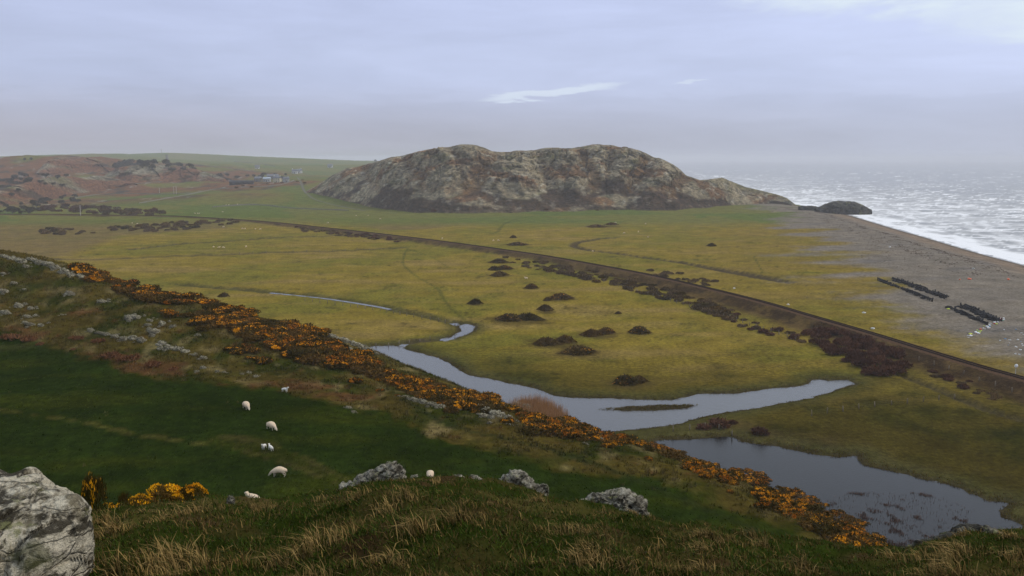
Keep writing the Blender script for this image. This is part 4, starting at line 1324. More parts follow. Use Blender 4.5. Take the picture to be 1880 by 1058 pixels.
hedge([(140, 427), (155, 426), (172, 427), (170, 431), (142, 431)], 5, 3.5, GF6, 1.8, 2.6, 0.8,
      'gorse_mound', 'dark gorse bush right of the far left clump', 'bush', 'small gorse far left', 300, 900)
hedge([(545, 418), (620, 426), (700, 434), (740, 440), (735, 446), (660, 438), (560, 427)], 60, 2.6, SCRUB + SCRUBR, 1.3, 2.3, 0.7,
      'bramble_bush', 'brown bramble bush on the side of the railway embankment', 'bush', 'brambles on the embankment side', 300, 900)
hedge([(60, 382), (120, 380), (200, 382), (265, 388), (310, 396), (260, 398), (150, 392), (70, 390)], 70, 4.5, SCRUB + SCRUBR, 2.4, 4.4, 1.0,
      'hedge_shrub', 'grey brown shrub in the hazy hedge beyond the railway', 'shrub', 'hazy hedge beyond the railway', 500, 1300)
hedge([(420, 340), (560, 330), (560, 338), (430, 347)], 10, 6, SCRUB, 2.0, 3.2, 1.0, 'garden_shrub', 'dark shrub around the farm buildings', 'shrub', 'shrubs around the farm', 700, 2600)
hedge([(690, 383), (760, 390), (860, 392), (1000, 389), (1150, 386), (1150, 381), (1000, 382), (850, 386), (760, 384)], 60, 5, SCRUB + SCRUBR, 1.6, 3.4, 0.9,
      'heather_bush', 'dark bush at the foot of the rocky headland', 'bush', 'bushes along the headland foot', 700, 1200)

# trees on the hazy slope
TREE = []
for i in range(3):
    lf, _ = bush_parts(300 + i, 900, 0.13, 0, 0, 1.15, 12, spike=2.6)
    V, F = lf; V = V + np.array([0, 0, 0.55])
    th = np.linspace(0, 2 * np.pi, 7)[:-1]; ring = []
    parts = []
    def tube(p0, p1, r0, r1):
        p0, p1 = np.array(p0, float), np.array(p1, float); d = (p1 - p0) / np.linalg.norm(p1 - p0)
        a_ = np.cross(d, [0.3, 1, 0.1]); a_ /= np.linalg.norm(a_); b_ = np.cross(d, a_)
        V_ = np.concatenate([p + r * (np.cos(th)[:, None] * a_ + np.sin(th)[:, None] * b_) for p, r in ((p0, r0), (p1, r1))])
        k = np.arange(6)
        return V_, np.stack([k, (k + 1) % 6, 6 + (k + 1) % 6, 6 + k], 1)
    parts.append(tube((0, 0, -0.1), (0.03, 0, 0.8), 0.09, 0.06))
    for j in range(4):
        a_ = j * 1.6 + i
        parts.append(tube((0.02, 0, 0.45 + 0.1 * j), (0.5 * math.cos(a_), 0.5 * math.sin(a_), 1.05 + 0.1 * j), 0.045, 0.015))
    TREE.append((mk_mesh('tree_crown', V, F, 'tree_twigs'), mk_mesh('tree_trunk', *join(parts), 'bark')))
for poly, n, mind, (ra, rb), lab, grp in (
        ([(205, 305), (240, 300), (300, 303), (360, 312), (350, 330), (280, 334), (215, 328)], 130, 4.2, (3.0, 4.8), 'bare tree in the hazy wood below the skyline field', 'wood below the skyline field'),
        ([(0, 335), (40, 322), (60, 335), (100, 365), (60, 395), (0, 395)], 100, 4.5, (3.0, 4.6), 'misty tree on the wooded slope at the far left', 'misty slope wood at far left'),
        ([(60, 345), (120, 350), (150, 372), (110, 380), (70, 365)], 30, 6, (2.2, 3.6), 'misty scrub tree among the red bracken slope', 'scrub trees in the bracken slope'),
        ([(370, 322), (470, 322), (560, 325), (540, 330), (400, 330)], 16, 8, (2.2, 3.8), 'bare tree behind the farm', 'trees behind the farm')):
    S_ = sample_poly(poly, n, rr)
    x, y, z, ok = ground_many(S_[:, 0], S_[:, 1], 600, 4000)
    for i in thin(list(zip(x, y / 1.6)), mind * 1.4):
        K = np.concatenate(KV); dk = (K[:, 0] - x[i]) ** 2 + (K[:, 1] - y[i]) ** 2; kk = np.argsort(dk)[:4]
        if dk[kk[0]] < 150: z[i] = max(z[i], K[kk, 2].mean())
        e = bpy.data.objects.new('bare_tree', None); COL.objects.link(e)
        s = rr.uniform(ra, rb) * y[i] / 1050.0
        e.location = (x[i], y[i], z[i] - 0.2); e.rotation_euler = (0, 0, rr.uniform(0, 6)); e.scale = (s, s, s * rr.uniform(0.7, 0.95))
        c_, t_ = TREE[int(rr.integers(3))]
        put('crown', c_, parent=e); put('trunk', t_, parent=e)
        f_ = (x[i] / y[i] - (x / y).min()) / max(1e-6, (x / y).max() - (x / y).min())
        tag(e, lab + (', at its left edge', ', left of its middle', ', right of its middle', ', at its right edge')[min(3, int(f_ * 4))], 'tree', grp)
for u, v, lab in ((58, 293, 'lone tree, taller of two on the misty far left skyline'), (46, 294, 'lone tree, smaller of two on the misty far left skyline'), (690, 297, 'small wind bent tree on the skyline left of the headland'), (525, 322, 'dark tree standing beside the cream farmhouse')):
    x, y, z, ok = ground_many([u], [v + 2], 700, 9000)
    e = bpy.data.objects.new('bare_tree', None); COL.objects.link(e)
    s = (4.5 if u < 100 else 2.2) * y[0] / (2200.0 if u < 100 else 1100.0)
    e.location = (x[0], y[0], H1(x[0], y[0]) - 0.2); e.scale = (s, s, s)
    put('crown', TREE[0][0], parent=e); put('trunk', TREE[0][1], parent=e)
    tag(e, lab, 'tree')


# ------------------------------------------------------------------ rocks
def noise3(V, s, octv, seed):
    return (fbm(V[:, 0] * s, V[:, 1] * s + V[:, 2] * 0.7 * s, octv, seed) + fbm(V[:, 2] * s, V[:, 0] * s + V[:, 1] * 0.6 * s, octv, seed + 5)) * 0.5


def strata(V, s, seed, tilt=0.6):
    """stepped layers for slaty rock"""
    a_ = (V[:, 2] * math.cos(tilt) + V[:, 0] * math.sin(tilt) + 0.25 * V[:, 1]) * s + 1.2 * noise3(V, 0.8 * s / 3, 2, seed)
    fr = a_ - np.floor(a_)
    return sstep(0, 0.75, fr) - sstep(0.82, 1.0, fr) - 0.45


def ridge_rock(top, vbase, Y, depth, seed, ns=110, nt=44, skew=0.0, rough=1.0, sink=0.25, lean=0.25, tilt=0.75):
    """rock whose outline seen from the path follows `top` (pixel pairs); real depth"""
    top = np.array(top, float)
    u = np.linspace(top[0, 0], top[-1, 0], ns)
    vt = np.interp(u, top[:, 0], top[:, 1])
    x, _, zt = at_y(u, vt, Y)
    _, _, zb = at_y(u, np.interp(u, [p[0] for p in vbase], [p[1] for p in vbase]), Y)
    zg = HN(x, np.full(ns, Y), False)
    zb = np.minimum(zb, zg) - sink
    w = np.linspace(-1, 1, ns)
    endw = np.clip(1 - np.abs(w) ** 4, 0.05, 1) ** 0.5
    ph = np.linspace(0, np.pi, nt)
    PH, I = np.meshgrid(ph, np.arange(ns), indexing='ij')
    h = (zt - zb)[I]
    Z = zb[I] + h * np.sin(PH) ** 0.75
    Yc = Y + lean * h * 0
    Yv = Y - depth * endw[I] * np.cos(PH) * (1.0 + 0.15 * np.sin(I * 0.11 + seed)) + skew * (x[I] - x.mean())
    X = x[I] * np.maximum(1.0, Yv / Y)
    V = np.stack([X.ravel(), Yv.ravel(), Z.ravel()], 1)
    c = V.mean(0); Vl = V - c
    sz = (x[-1] - x[0])
    k = rough * min(sz, 1.6) * 0.09
    nrm = np.stack([0.25 * np.sign(w[I]).ravel() * np.abs(w[I]).ravel(), -np.cos(PH).ravel(), np.sin(PH).ravel() * 0.8], 1)
    al = Vl[:, 0] * math.cos(tilt) + Vl[:, 2] * math.sin(tilt) + 0.4 * Vl[:, 1]; ac = -Vl[:, 0] * math.sin(tilt) + Vl[:, 2] * math.cos(tilt) + 0.25 * Vl[:, 1]
    _, ew, cw = worley(al / sz * 2.6, ac / sz * 7.0, seed)
    _, _, cw2 = worley(al / sz * 6.0, ac / sz * 16.0, seed + 3)
    d = 0.8 * noise3(Vl, 2.0 / sz, 2, seed) + 0.55 * strata(Vl, 6.5 / sz, seed + 1, tilt) + 0.3 * strata(Vl, 17.0 / sz, seed + 4, tilt) + 0.35 * noise3(Vl, 11.0 / sz, 4, seed + 2) + 1.5 * (cw - 0.5) - 0.9 * (1 - sstep(0, 0.10, ew)) + 0.6 * (cw2 - 0.5)
    V = V + nrm * np.array([1, 1, 0.35]) * (d * k)[:, None]
    o = V.mean(0); o[2] = V[:, 2].min()
    return V - o, grid_faces(nt, ns), o


def rock_thing(name, args, mat, label, group=None, **kw):
    V, F, o = ridge_rock(*args, **kw)
    ob = put(name, mk_mesh(name, V, F, mat, None, False), tuple(o))
    return tag(ob, label, 'rock', group)


rock_mat('slab_rock', (0.10, 0.092, 0.07), (0.22, 0.205, 0.155), (0.018, 0.015, 0.009), 3.6, 0.52, 0.6)
rock_thing('boulder', ([(-190, 955), (-120, 912), (-60, 894), (0, 887), (45, 889), (80, 895), (110, 904), (138, 917), (152, 932), (164, 945), (169, 985), (172, 1030), (174, 1075)], [(-190, 1120), (174, 1120)], 6.3, 1.15, 1),
           'boulder', 'big pale lichen crusted boulder at the bottom left corner', ns=260, nt=130, rough=0.6, sink=0.3, tilt=1.1)
rock_thing('rock_outcrop', ([(620, 897), (640, 886), (660, 876), (690, 860), (705, 852), (722, 849), (735, 851), (742, 862), (748, 878), (751, 890)], [(620, 905), (751, 905)], 17.2, 0.55, 2), 'ridge_rock',
           'wedge shaped slaty rock rising to the right on the grassy ridge', ns=130, nt=50)
rock_thing('ridge_stone', ([(750, 879), (758, 872), (766, 871), (771, 880)], [(750, 890), (771, 890)], 17.2, 0.14, 3), 'ridge_rock', 'small rounded stone right of the wedge shaped rock', ns=40, nt=24)
rock_thing('ridge_stone', ([(820, 880), (832, 873), (845, 872), (856, 878)], [(820, 890), (856, 890)], 16.8, 0.2, 4), 'ridge_rock', 'low flat stone, left of two low ones on the ridge', ns=50, nt=24)
rock_thing('ridge_stone', ([(856, 881), (864, 872), (876, 874), (889, 882)], [(856, 892), (889, 892)], 16.7, 0.2, 5), 'ridge_rock', 'low dark topped stone, right of two low ones on the ridge', ns=50, nt=24)
rock_thing('rock_outcrop', ([(910, 885), (925, 872), (945, 865), (962, 867), (975, 880), (985, 889), (1000, 887), (1006, 893), (1009, 915)], [(910, 905), (1009, 935)], 16.4, 0.45, 6), 'ridge_rock',
           'double humped slaty rock with a blocky right end on the ridge', ns=120, nt=46)
rock_thing('rock_outcrop', ([(1066, 921), (1085, 912), (1110, 905), (1140, 901), (1160, 904), (1178, 912), (1188, 922), (1192, 950)], [(1066, 940), (1192, 968)], 15.4, 0.5, 8), 'ridge_rock',
           'broad whale backed pale rock at the right end of the ridge', ns=120, nt=46)
rock_thing('rock_outcrop', ([(1655, 1010), (1680, 994), (1700, 986), (1730, 982), (1752, 970), (1775, 963), (1797, 960), (1815, 968), (1832, 976), (1845, 988)], [(1655, 1022), (1845, 1000)], 14.3, 0.28, 9), 'slab_rock',
           'dark slab of rock edging the grass mound at the bottom right', ns=120, nt=40)
for (u, v, w_, h_, lab) in ((424, 912, 16, 11, 'small green tinged pointed stone by the near gorse'), (449, 931, 20, 12, 'white faced stone tilted on the grass edge'), (497, 936, 26, 14, 'dark stone with a white end on the grass edge'),
                            (548, 941, 26, 10, 'flat grey stone half sunk in the grass edge'), (574, 944, 18, 9, 'last small grey stone right along the grass edge')):
    rock_thing('ridge_stone', ([(u - w_ / 2, v + 6), (u - w_ / 5, v - h_ * 0.4 + 2), (u + w_ / 6, v - h_ * 0.3 + 2), (u + w_ / 2, v + 6)], [(u - w_ / 2, v + 14), (u + w_ / 2, v + 14)], 13.8, 0.14, u), 'ridge_rock', lab, ns=36, nt=20)

# outcrops scattered over the near hill
def lump(seed):
    r = np.random.default_rng(seed)
    nu, nv = 22, 12
    th_ = np.linspace(0, 2 * np.pi, nu + 1)[:-1]; ph = np.linspace(0.02, np.pi * 0.62, nv)
    PH, THm = np.meshgrid(ph, th_, indexing='ij')
    V = np.stack([np.sin(PH) * np.cos(THm), np.sin(PH) * np.sin(THm), np.cos(PH)], -1).reshape(-1, 3)
    d = 1 + 0.55 * noise3(V, 1.3, 3, seed) + 0.34 * strata(V, 2.8, seed + 1, r.uniform(0.3, 0.9)) + 0.2 * noise3(V, 4, 3, seed + 2)
    V = V * d[:, None]
    i = np.arange(nv - 1)[:, None] * nu; j = np.arange(nu)[None]
    F = np.stack([i + j, i + nu + j, i + nu + (j + 1) % nu, i + (j + 1) % nu], -1).reshape(-1, 4)
    return mk_mesh('hill_rock', V, F, 'hill_rock')


LUMP = [lump(400 + 7 * i) for i in range(8)]
HR = {
    'in the outcrop on the top left brow': [(8, 472, 18), (22, 476, 22), (40, 481, 26), (58, 478, 20), (72, 484, 22), (90, 487, 26), (104, 493, 24), (118, 501, 22), (132, 505, 22), (150, 509, 20), (165, 512, 16), (180, 516, 14), (48, 490, 14)],
    'scattered on the grass below the top left brow': [(6, 503, 14), (8, 536, 22), (26, 522, 14), (45, 532, 10), (128, 540, 22), (188, 554, 20), (35, 564, 24), (58, 567, 16), (10, 575, 22), (115, 578, 10)],
    'in the pair of outcrops at left mid slope': [(50, 582, 18), (66, 580, 14), (56, 596, 22), (76, 598, 20), (46, 592, 12)],
    'in the long rock band above the bracken': [(168, 607, 16), (182, 611, 18), (196, 614, 16), (212, 619, 18), (228, 623, 18), (244, 622, 22), (262, 626, 24), (240, 584, 26), (285, 609, 34), (272, 597, 16), (300, 632, 26), (312, 640, 24), (326, 643, 20), (342, 647, 20), (358, 652, 16), (374, 658, 18), (296, 641, 16)],
    'in the thin tilted ledge by the upper gorse': [(252, 583, 20), (276, 589, 18), (300, 595, 20), (318, 600, 16), (365, 616, 12), (375, 572, 12), (398, 576, 14)],
    'in the crag on the brow above the river': [(594, 613, 24), (612, 620, 26), (630, 626, 30), (650, 632, 34), (664, 639, 28), (676, 645, 24), (640, 640, 16)],
    'in the small broken ledge at mid slope': [(362, 683, 12), (374, 676, 14), (400, 683, 12), (412, 684, 10), (445, 687, 10), (458, 685, 12), (470, 692, 12)],
    'in the long outcrop over the river bend': [(745, 729, 20), (760, 735, 22), (776, 740, 24), (794, 743, 24), (812, 747, 22), (832, 751, 22), (850, 750, 18), (868, 746, 24), (884, 747, 28), (898, 756, 36), (914, 764, 40), (932, 770, 30), (890, 765, 24), (955, 742, 26), (968, 748, 22)],
    'low in the grass under the long outcrop': [(640, 749, 14), (650, 757, 12), (900, 778, 14), (940, 781, 16)],
    'in the low outcrop below the reed bed': [(1005, 797, 18), (1025, 799, 22), (1045, 801, 26), (1068, 804, 26), (1086, 806, 24), (1104, 808, 20), (1122, 813, 20), (1138, 817, 16), (1075, 815, 12)],
}
for where, lst in HR.items():
    A = np.array(lst, float)
    x, y, z, ok = ground_many(A[:, 0], A[:, 1], 32, 230)
    for i in range(len(lst)):
        if not ok[i]: continue
        rad = A[i, 2] * 0.5 * y[i] / FPX * 0.95
        o = put('hill_rock', LUMP[int(rr.integers(8))], (x[i], y[i], z[i] - rad * 0.15), rr.uniform(0, 6.3), (rad, rad * rr.uniform(0.6, 0.9), rad * rr.uniform(0.4, 0.75)))
        o.rotation_euler = (rr.uniform(-0.25, 0.25), rr.uniform(0.1, 0.6), rr.uniform(-0.6, 0.6))
        tag(o, 'grey lichened rock ' + where, 'rock', 'rocks ' + where)
        for _k in range(2):
            rs = rad * rr.uniform(0.25, 0.5); a_ = rr.uniform(0, 6.28)
            xx, yy = x[i] + 1.35 * rad * math.cos(a_), y[i] + 1.35 * rad * math.sin(a_)
            o = put('hill_stone', LUMP[int(rr.integers(8))], (xx, yy, H1(xx, yy, False) - rs * 0.2), 0, (rs, rs * 0.7, rs * rr.uniform(0.5, 0.9)))
            o.rotation_euler = (rr.uniform(-0.3, 0.3), rr.uniform(0.1, 0.6), rr.uniform(0, 6))
            tag(o, 'small grey stone ' + where, 'rock', 'small stones ' + where)

# sea rock off the headland and the reef tail
def sea_rock(name, top, Y, depth, seed, label):
    top = np.array(top, float); ns, nt = 90, 40
    u = np.linspace(top[0, 0], top[-1, 0], ns); vt = np.interp(u, top[:, 0], top[:, 1])
    x, _, zt = at_y(u, vt, Y); zb = np.full(ns, SEA_Z - 1.5)
    w = np.linspace(-1, 1, ns); endw = np.clip(1 - np.abs(w) ** 3, 0.1, 1) ** 0.5
    PH, I = np.meshgrid(np.linspace(0, np.pi, nt), np.arange(ns), indexing='ij')
    V = np.stack([x[I], Y - depth * endw[I] * np.cos(PH), zb[I] + (zt - zb)[I] * np.sin(PH) ** 0.45], -1).reshape(-1, 3)
    nrm = np.stack([0 * PH, -np.cos(PH), 0.4 * np.sin(PH)], -1).reshape(-1, 3)
    L = V - V.mean(0)
    V = V + nrm * (1.6 * noise3(L, 0.09, 4, seed) + 0.9 * noise3(L, 0.35, 3, seed + 3) + 0.7 * strata(L, 0.25, seed))[:, None]
    o = V.mean(0); o[2] = V[:, 2].min()
    return tag(put(name, mk_mesh(name, V - o, grid_faces(nt, ns), 'sea_rock'), tuple(o)), label, 'rock')


rock_mat('sea_rock', (0.085, 0.078, 0.066), (0.13, 0.12, 0.095), (0.035, 0.032, 0.028), 0.12)
sea_rock('sea_rock', [(1497, 382), (1510, 377), (1524, 371), (1536, 369), (1552, 369.5), (1568, 370.5), (1580, 375), (1590, 380), (1600, 385)], 842, 6, 3, 'dark whale backed rock in the surf off the headland')
sea_rock('reef_rock', [(1466, 379), (1480, 378), (1496, 378), (1506, 381)], 868, 4, 4, 'low dark reef joining the headland to the sea rock')

# ------------------------------------------------------------------ railway
def ribbon(P, offs, zs):
    T_ = np.gradient(P, axis=0); T_ /= np.linalg.norm(T_, axis=1)[:, None]
    N_ = np.stack([-T_[:, 1], T_[:, 0]], 1)
    V = np.concatenate([np.c_[P + N_ * o_, np.full(len(P), z_) if np.isscalar(z_) else z_] for o_, z_ in zip(offs, zs)])
    n = len(P); k = np.arange(n - 1)
    F = np.concatenate([np.stack([k + j * n, k + 1 + j * n, k + 1 + (j + 1) * n, k + (j + 1) * n], 1) for j in range(len(offs) - 1)])
    return V, F, N_


Ls = np.concatenate([[0], np.cumsum(np.linalg.norm(np.diff(RAIL, axis=0), axis=1))])
sl = np.arange(0, Ls[-1], 2.0)
RP = np.stack([np.interp(sl, Ls, RAIL[:, 0]), np.interp(sl, Ls, RAIL[:, 1])], 1)
rzg = np.maximum(HN(RP[:, 0], RP[:, 1], False), RZ)
rzg = np.convolve(np.pad(rzg, 12, 'edge'), np.ones(25) / 25, 'valid') + 0.03
track = bpy.data.objects.new('railway_track', None); COL.objects.link(track)
tag(track, 'single line railway track with brown rails crossing the plain diagonally', 'railway')
V, F, N_ = ribbon(RP, (2.3, 1.55, -1.55, -2.3), (rzg - 0.15, rzg + 0.16, rzg + 0.16, rzg - 0.15))
put('ballast_bed', mk_mesh('ballast_bed', V, F, 'ballast'), parent=track)
for s_ in (-1, 1):
    c_ = 0.75 * s_
    V, F, _ = ribbon(RP, (c_ + 0.07, c_ + 0.045, c_ - 0.045, c_ - 0.07), (rzg + 0.2, rzg + 0.42, rzg + 0.42, rzg + 0.2))
    put('rail', mk_mesh('rail', V, F, 'rail_steel'), parent=track)
sl2 = np.arange(4, Ls[-1] - 4, 0.75)
sx_ = np.interp(sl2, Ls, RAIL[:, 0]); sy_ = np.interp(sl2, Ls, RAIL[:, 1]); sz_ = np.interp(sl2, sl, rzg)
tx, ty = np.gradient(sx_), np.gradient(sy_); tl = np.hypot(tx, ty); tx /= tl; ty /= tl
bv_, bf_ = box(-0.13, 0.13, -1.25, 1.25, 0.1, 0.23)
Vs_ = np.stack([sx_[:, None] + bv_[None, :, 0] * tx[:, None] - bv_[None, :, 1] * ty[:, None], sy_[:, None] + bv_[None, :, 0] * ty[:, None] + bv_[None, :, 1] * tx[:, None], sz_[:, None] + bv_[None, :, 2]], -1).reshape(-1, 3)
Fs_ = (bf_[None] + 8 * np.arange(len(sl2))[:, None, None]).reshape(-1, 4)
tag(put('sleepers', mk_mesh('sleepers', Vs_, Fs_, 'sleeper_wood'), parent=track), kind='stuff')

# ------------------------------------------------------------------ fences, poles, signs
pv, pf = box(-0.07, 0.07, -0.07, 0.07, -0.3, 1.2)
pv[4:, :2] *= 0.8
POST = mk_mesh('fence_post', pv, pf, 'fence_wood')


def fence(px, step, label, hgt=1.0, y0=100, y1=900, wires=True):
    A = np.array(px, float)
    x, y, z, ok = ground_many(A[:, 0], A[:, 1], y0, y1)
    P = np.stack([x, y], 1)
    L_ = np.concatenate([[0], np.cumsum(np.linalg.norm(np.diff(P, axis=0), axis=1))])
    s_ = np.arange(0, L_[-1] + 0.01, step)
    X, Y = np.interp(s_, L_, x), np.interp(s_, L_, y)
    Z = HN(X, Y)
    root = bpy.data.objects.new('wire_fence', None); COL.objects.link(root)
    root.location = (X[0], Y[0], Z[0]); tag(root, label, 'fence')
    for i in range(len(X)):
        o = put('post', POST, (X[i] - X[0], Y[i] - Y[0], Z[i] - Z[0]), rr.uniform(0, 3), (1.2, 1.2, hgt * rr.uniform(0.85, 1.1)), root)
        o.rotation_euler = (rr.uniform(-0.07, 0.07), rr.uniform(-0.07, 0.07), rr.uniform(0, 3))
    Vw, Fw, o_ = [], [], 0
    for h in (0.35, 0.7, 1.05):
        a_ = np.c_[X - X[0], Y - Y[0], Z - Z[0] + h * hgt]; b2 = a_ + np.array([0, 0, 0.008]); c2 = a_ + np.array([0, 0.008, 0.004])
        n = len(X); k = np.arange(n - 1)
        Vw.append(np.concatenate([a_, b2, c2]))
        for p_, q_ in ((0, 1), (1, 2), (2, 0)):
            Fw.append(np.stack([k + p_ * n, k + 1 + p_ * n, k + 1 + q_ * n, k + q_ * n], 1) + o_)
        o_ += 3 * n
    put('wire', mk_mesh('wire', np.concatenate(Vw), np.concatenate(Fw), 'wire'), parent=root)


fence([(560, 553), (640, 563), (700, 571), (760, 583), (800, 590), (826, 596)], 3.6, 'post and wire fence along the near bank of the left stream', 1.05)
fence([(1490, 764), (1540, 756), (1600, 748), (1680, 740), (1760, 731)], 4.0, 'sparse post and wire fence across the lower right meadow')
fence([(1060, 508), (1120, 521), (1200, 545), (1260, 562), (1330, 582), (1400, 606), (1470, 628)], 4.0, 'pale post and wire fence along the scrub belt below the railway', 1.05)
fence([(690, 633), (715, 633), (740, 629), (770, 625), (800, 621)], 3.4, 'short fence on the river bank by the crag')
fence([(1236, 792), (1270, 790), (1310, 786), (1352, 800)], 3.2, 'short fence on the neck of land between river and pond', 1.0)
fence([(1660, 655), (1720, 672), (1790, 697), (1850, 718), (1900, 735)], 5.0, 'post and wire fence close below the railway at the right edge', 1.0)
fence([(700, 457), (620, 461), (520, 464), (420, 468)], 7.0, 'distant fence on the dark field bank left of the footpath', 1.1)


def cyl(r0, r1, z0, z1, n=8, cx=0, cy=0):
    t_ = np.linspace(0, 2 * np.pi, n + 1)[:-1]
    V = np.concatenate([np.c_[cx + r0 * np.cos(t_), cy + r0 * np.sin(t_), np.full(n, z0)], np.c_[cx + r1 * np.cos(t_), cy + r1 * np.sin(t_), np.full(n, z1)]])
    k = np.arange(n)
    F = [np.stack([k, (k + 1) % n, n + (k + 1) % n, n + k], 1)]
    V = np.vstack([V, [[cx, cy, z1]]])
    F2 = np.stack([n + k, n + (k + 1) % n, np.full(n, 2 * n), np.full(n, 2 * n)], 1)[:, :3]
    return V, [F[0], F2]


POLE = mk_mesh('pole_shaft', *cyl(0.2, 0.14, -0.5, 9.0), 'pole_wood')
ARM = mk_mesh('pole_arm', *box(-0.9, 0.9, -0.08, 0.08, 8.3, 8.48), 'pole_wood')
for u, v, hs, lab in ((148, 396, 1.0, 'pale wooden utility pole in front of the hazy hedge'), (319, 357, 1.0, 'wooden pole, left of the pair in the pasture below the farm'), (324, 357, 1.0, 'wooden pole, right of the pair in the pasture below the farm'),
                      (297, 283, 0.6, 'faint pole on the highest skyline at left'), (293, 355, 0.7, 'short pole left of the pair below the farm'), (233, 288, 0.4, 'faint little pole on the skyline left of the highest')):
    x, y, z, ok = ground_many([u], [v], 450, 5000)
    e = bpy.data.objects.new('utility_pole', None); COL.objects.link(e)
    e.location = (x[0], y[0], H1(x[0], y[0])); e.scale = (1.6 * max(1, y[0] / 1000), 1.6, hs * max(1, y[0] / 1000))
    put('shaft', POLE, parent=e); put('cross_arm', ARM, parent=e)
    tag(e, lab, 'pole')

x, y, z, ok = ground_many([1864], [690], 120, 400)
e = bpy.data.objects.new('railway_sign', None); COL.objects.link(e); e.location = (x[0], y[0], H1(x[0], y[0]))
put('post', mk_mesh('sign_post', *cyl(0.06, 0.05, -0.3, 2.2), 'metal_grey'), parent=e)
t_ = np.linspace(0, 2 * np.pi, 17)[:-1]
dv = np.concatenate([np.c_[0.42 * np.cos(t_), np.full(16, yy), 2.3 + 0.42 * np.sin(t_)] for yy in (-0.09, -0.05)])
k = np.arange(16)
put('disc', mk_mesh('sign_disc', np.vstack([dv, [[0, -0.09, 2.3]], [[0, -0.05, 2.3]]]), [np.stack([k, (k + 1) % 16, 16 + (k + 1) % 16, 16 + k], 1), np.stack([np.full(16, 32), (k + 1) % 16, k], 1), np.stack([np.full(16, 33), 16 + k, 16 + (k + 1) % 16], 1)], 'sign_white'), parent=e)
tag(e, 'small pale round railway sign on a post beside the track', 'sign')

# ------------------------------------------------------------------ farm
def gable(L_, W_, hw, hr, over=0.3):
    """roof solid (ridge along x) with thickness"""
    V, F = [], []
    x0, x1 = -L_ / 2 - over, L_ / 2 + over
    prof = [(-W_ / 2 - over, hw - 0.1), (0, hr), (W_ / 2 + over, hw - 0.1), (W_ / 2 + over, hw + 0.15), (0, hr + 0.28), (-W_ / 2 - over, hw + 0.15)]
    V = [(x_, p, q_) for x_ in (x0, x1) for p, q_ in prof]
    F = [(i, (i + 1) % 6, 6 + (i + 1) % 6, 6 + i) for i in range(6)]
    return np.array(V, float), [np.array(F), np.array([(5, 4, 3, 2), (5, 2, 1, 0)])[:, ::1], np.array([(8, 9, 10, 11), (6, 7, 8, 11)])]


def walls(L_, W_, hw, hr):
    V = [(-L_ / 2, -W_ / 2, -1.5), (L_ / 2, -W_ / 2, -1.5), (L_ / 2, W_ / 2, -1.5), (-L_ / 2, W_ / 2, -1.5), (-L_ / 2, -W_ / 2, hw), (L_ / 2, -W_ / 2, hw), (L_ / 2, W_ / 2, hw), (-L_ / 2, W_ / 2, hw), (-L_ / 2, 0, hr), (L_ / 2, 0, hr)]
    return np.array(V, float), [np.array([(0, 1, 5, 4), (2, 3, 7, 6), (1, 2, 6, 5), (3, 0, 4, 7)]), np.array([(5, 6, 9), (7, 4, 8)])]


def house(u, v, Y, L_, W_, hw, hr, wm, rm, label, name='farmhouse', cat='house', rz=0.0, wins=(), door=None, chim=(), open_bays=0):
    x, y_, z_, ok_ = ground_many([u], [v + 3], 650, 5200)
    x, Y = float(x[0]), float(y_[0]) + W_ / 2
    e = bpy.data.objects.new(name, None); COL.objects.link(e)
    e.location = (float(x), Y, H1(float(x), Y - W_ / 2) + 0.2); e.rotation_euler = (0, 0, rz); e.scale = (Y / 1150.0,) * 3
    put('wall', mk_mesh('wall', *walls(L_, W_, hw, hr), wm), parent=e)
    rf = put('roof', mk_mesh('roof', *gable(L_, W_, hw, hr), rm), parent=e)
    for cx in chim:
        put('chimney', mk_mesh('chimney', *box(cx - 0.5, cx + 0.5, -0.4, 0.4, hr - 0.6, hr + 1.3), wm), parent=rf)
    for (wx, wz) in wins:
        w_ = put('window', mk_mesh('window', *box(wx - 0.55, wx + 0.55, -W_ / 2 - 0.06, -W_ / 2 + 0.1, wz, wz + 1.3), 'render_white'), parent=e)
        put('pane', mk_mesh('pane', *box(wx - 0.43, wx + 0.43, -W_ / 2 - 0.09, -W_ / 2 - 0.062, wz + 0.12, wz + 1.18), 'glass_dark'), parent=w_)
    if door is not None:
        put('door', mk_mesh('door', *box(door - 0.5, door + 0.5, -W_ / 2 - 0.08, -W_ / 2 + 0.1, 0, 2.0), 'dark_sheet'), parent=e)
    for i in range(open_bays):
        bx_ = -L_ / 2 + (i + 0.5) * L_ / open_bays
        put('bay_door', mk_mesh('bay_door', *box(bx_ - 0.42 * L_ / open_bays, bx_ + 0.42 * L_ / open_bays, -W_ / 2 - 0.08, -W_ / 2 + 0.1, 0, hw - 0.5), 'dark_sheet'), parent=e)
    tag(e, label, cat)
    return e


house(442, 336, 985, 29, 10, 3.4, 5.0, 'dark_sheet', 'dark_sheet', 'long low black barn at the left of the farm', 'barn', 'barn', 0.05, open_bays=5)
house(508, 332, 1000, 9, 7, 5.2, 7.6, 'render_cream', 'slate', 'cream farmhouse with slate roof and chimneys', rz=-0.1, wins=((-3, 0.9), (-3, 3.3), (0, 3.3), (3, 0.9), (3, 3.3)), door=0.0, chim=(-4, 4))
house(524, 332, 1006, 7, 7, 4.6, 6.6, 'render_grey', 'slate', 'grey gabled house at the right end of the farm', rz=0.5, wins=((-1.8, 0.9), (1.8, 0.9), (1.8, 3.0)), door=0.0, chim=(3,))
house(489, 331, 1003, 9, 8, 3.6, 5.6, 'render_grey', 'pale_sheet', 'outbuilding with shiny pale blue sheet roof', 'outbuilding', 'outbuilding', 0.1, wins=((-2.5, 1.0), (2.5, 1.0)), door=0.0)
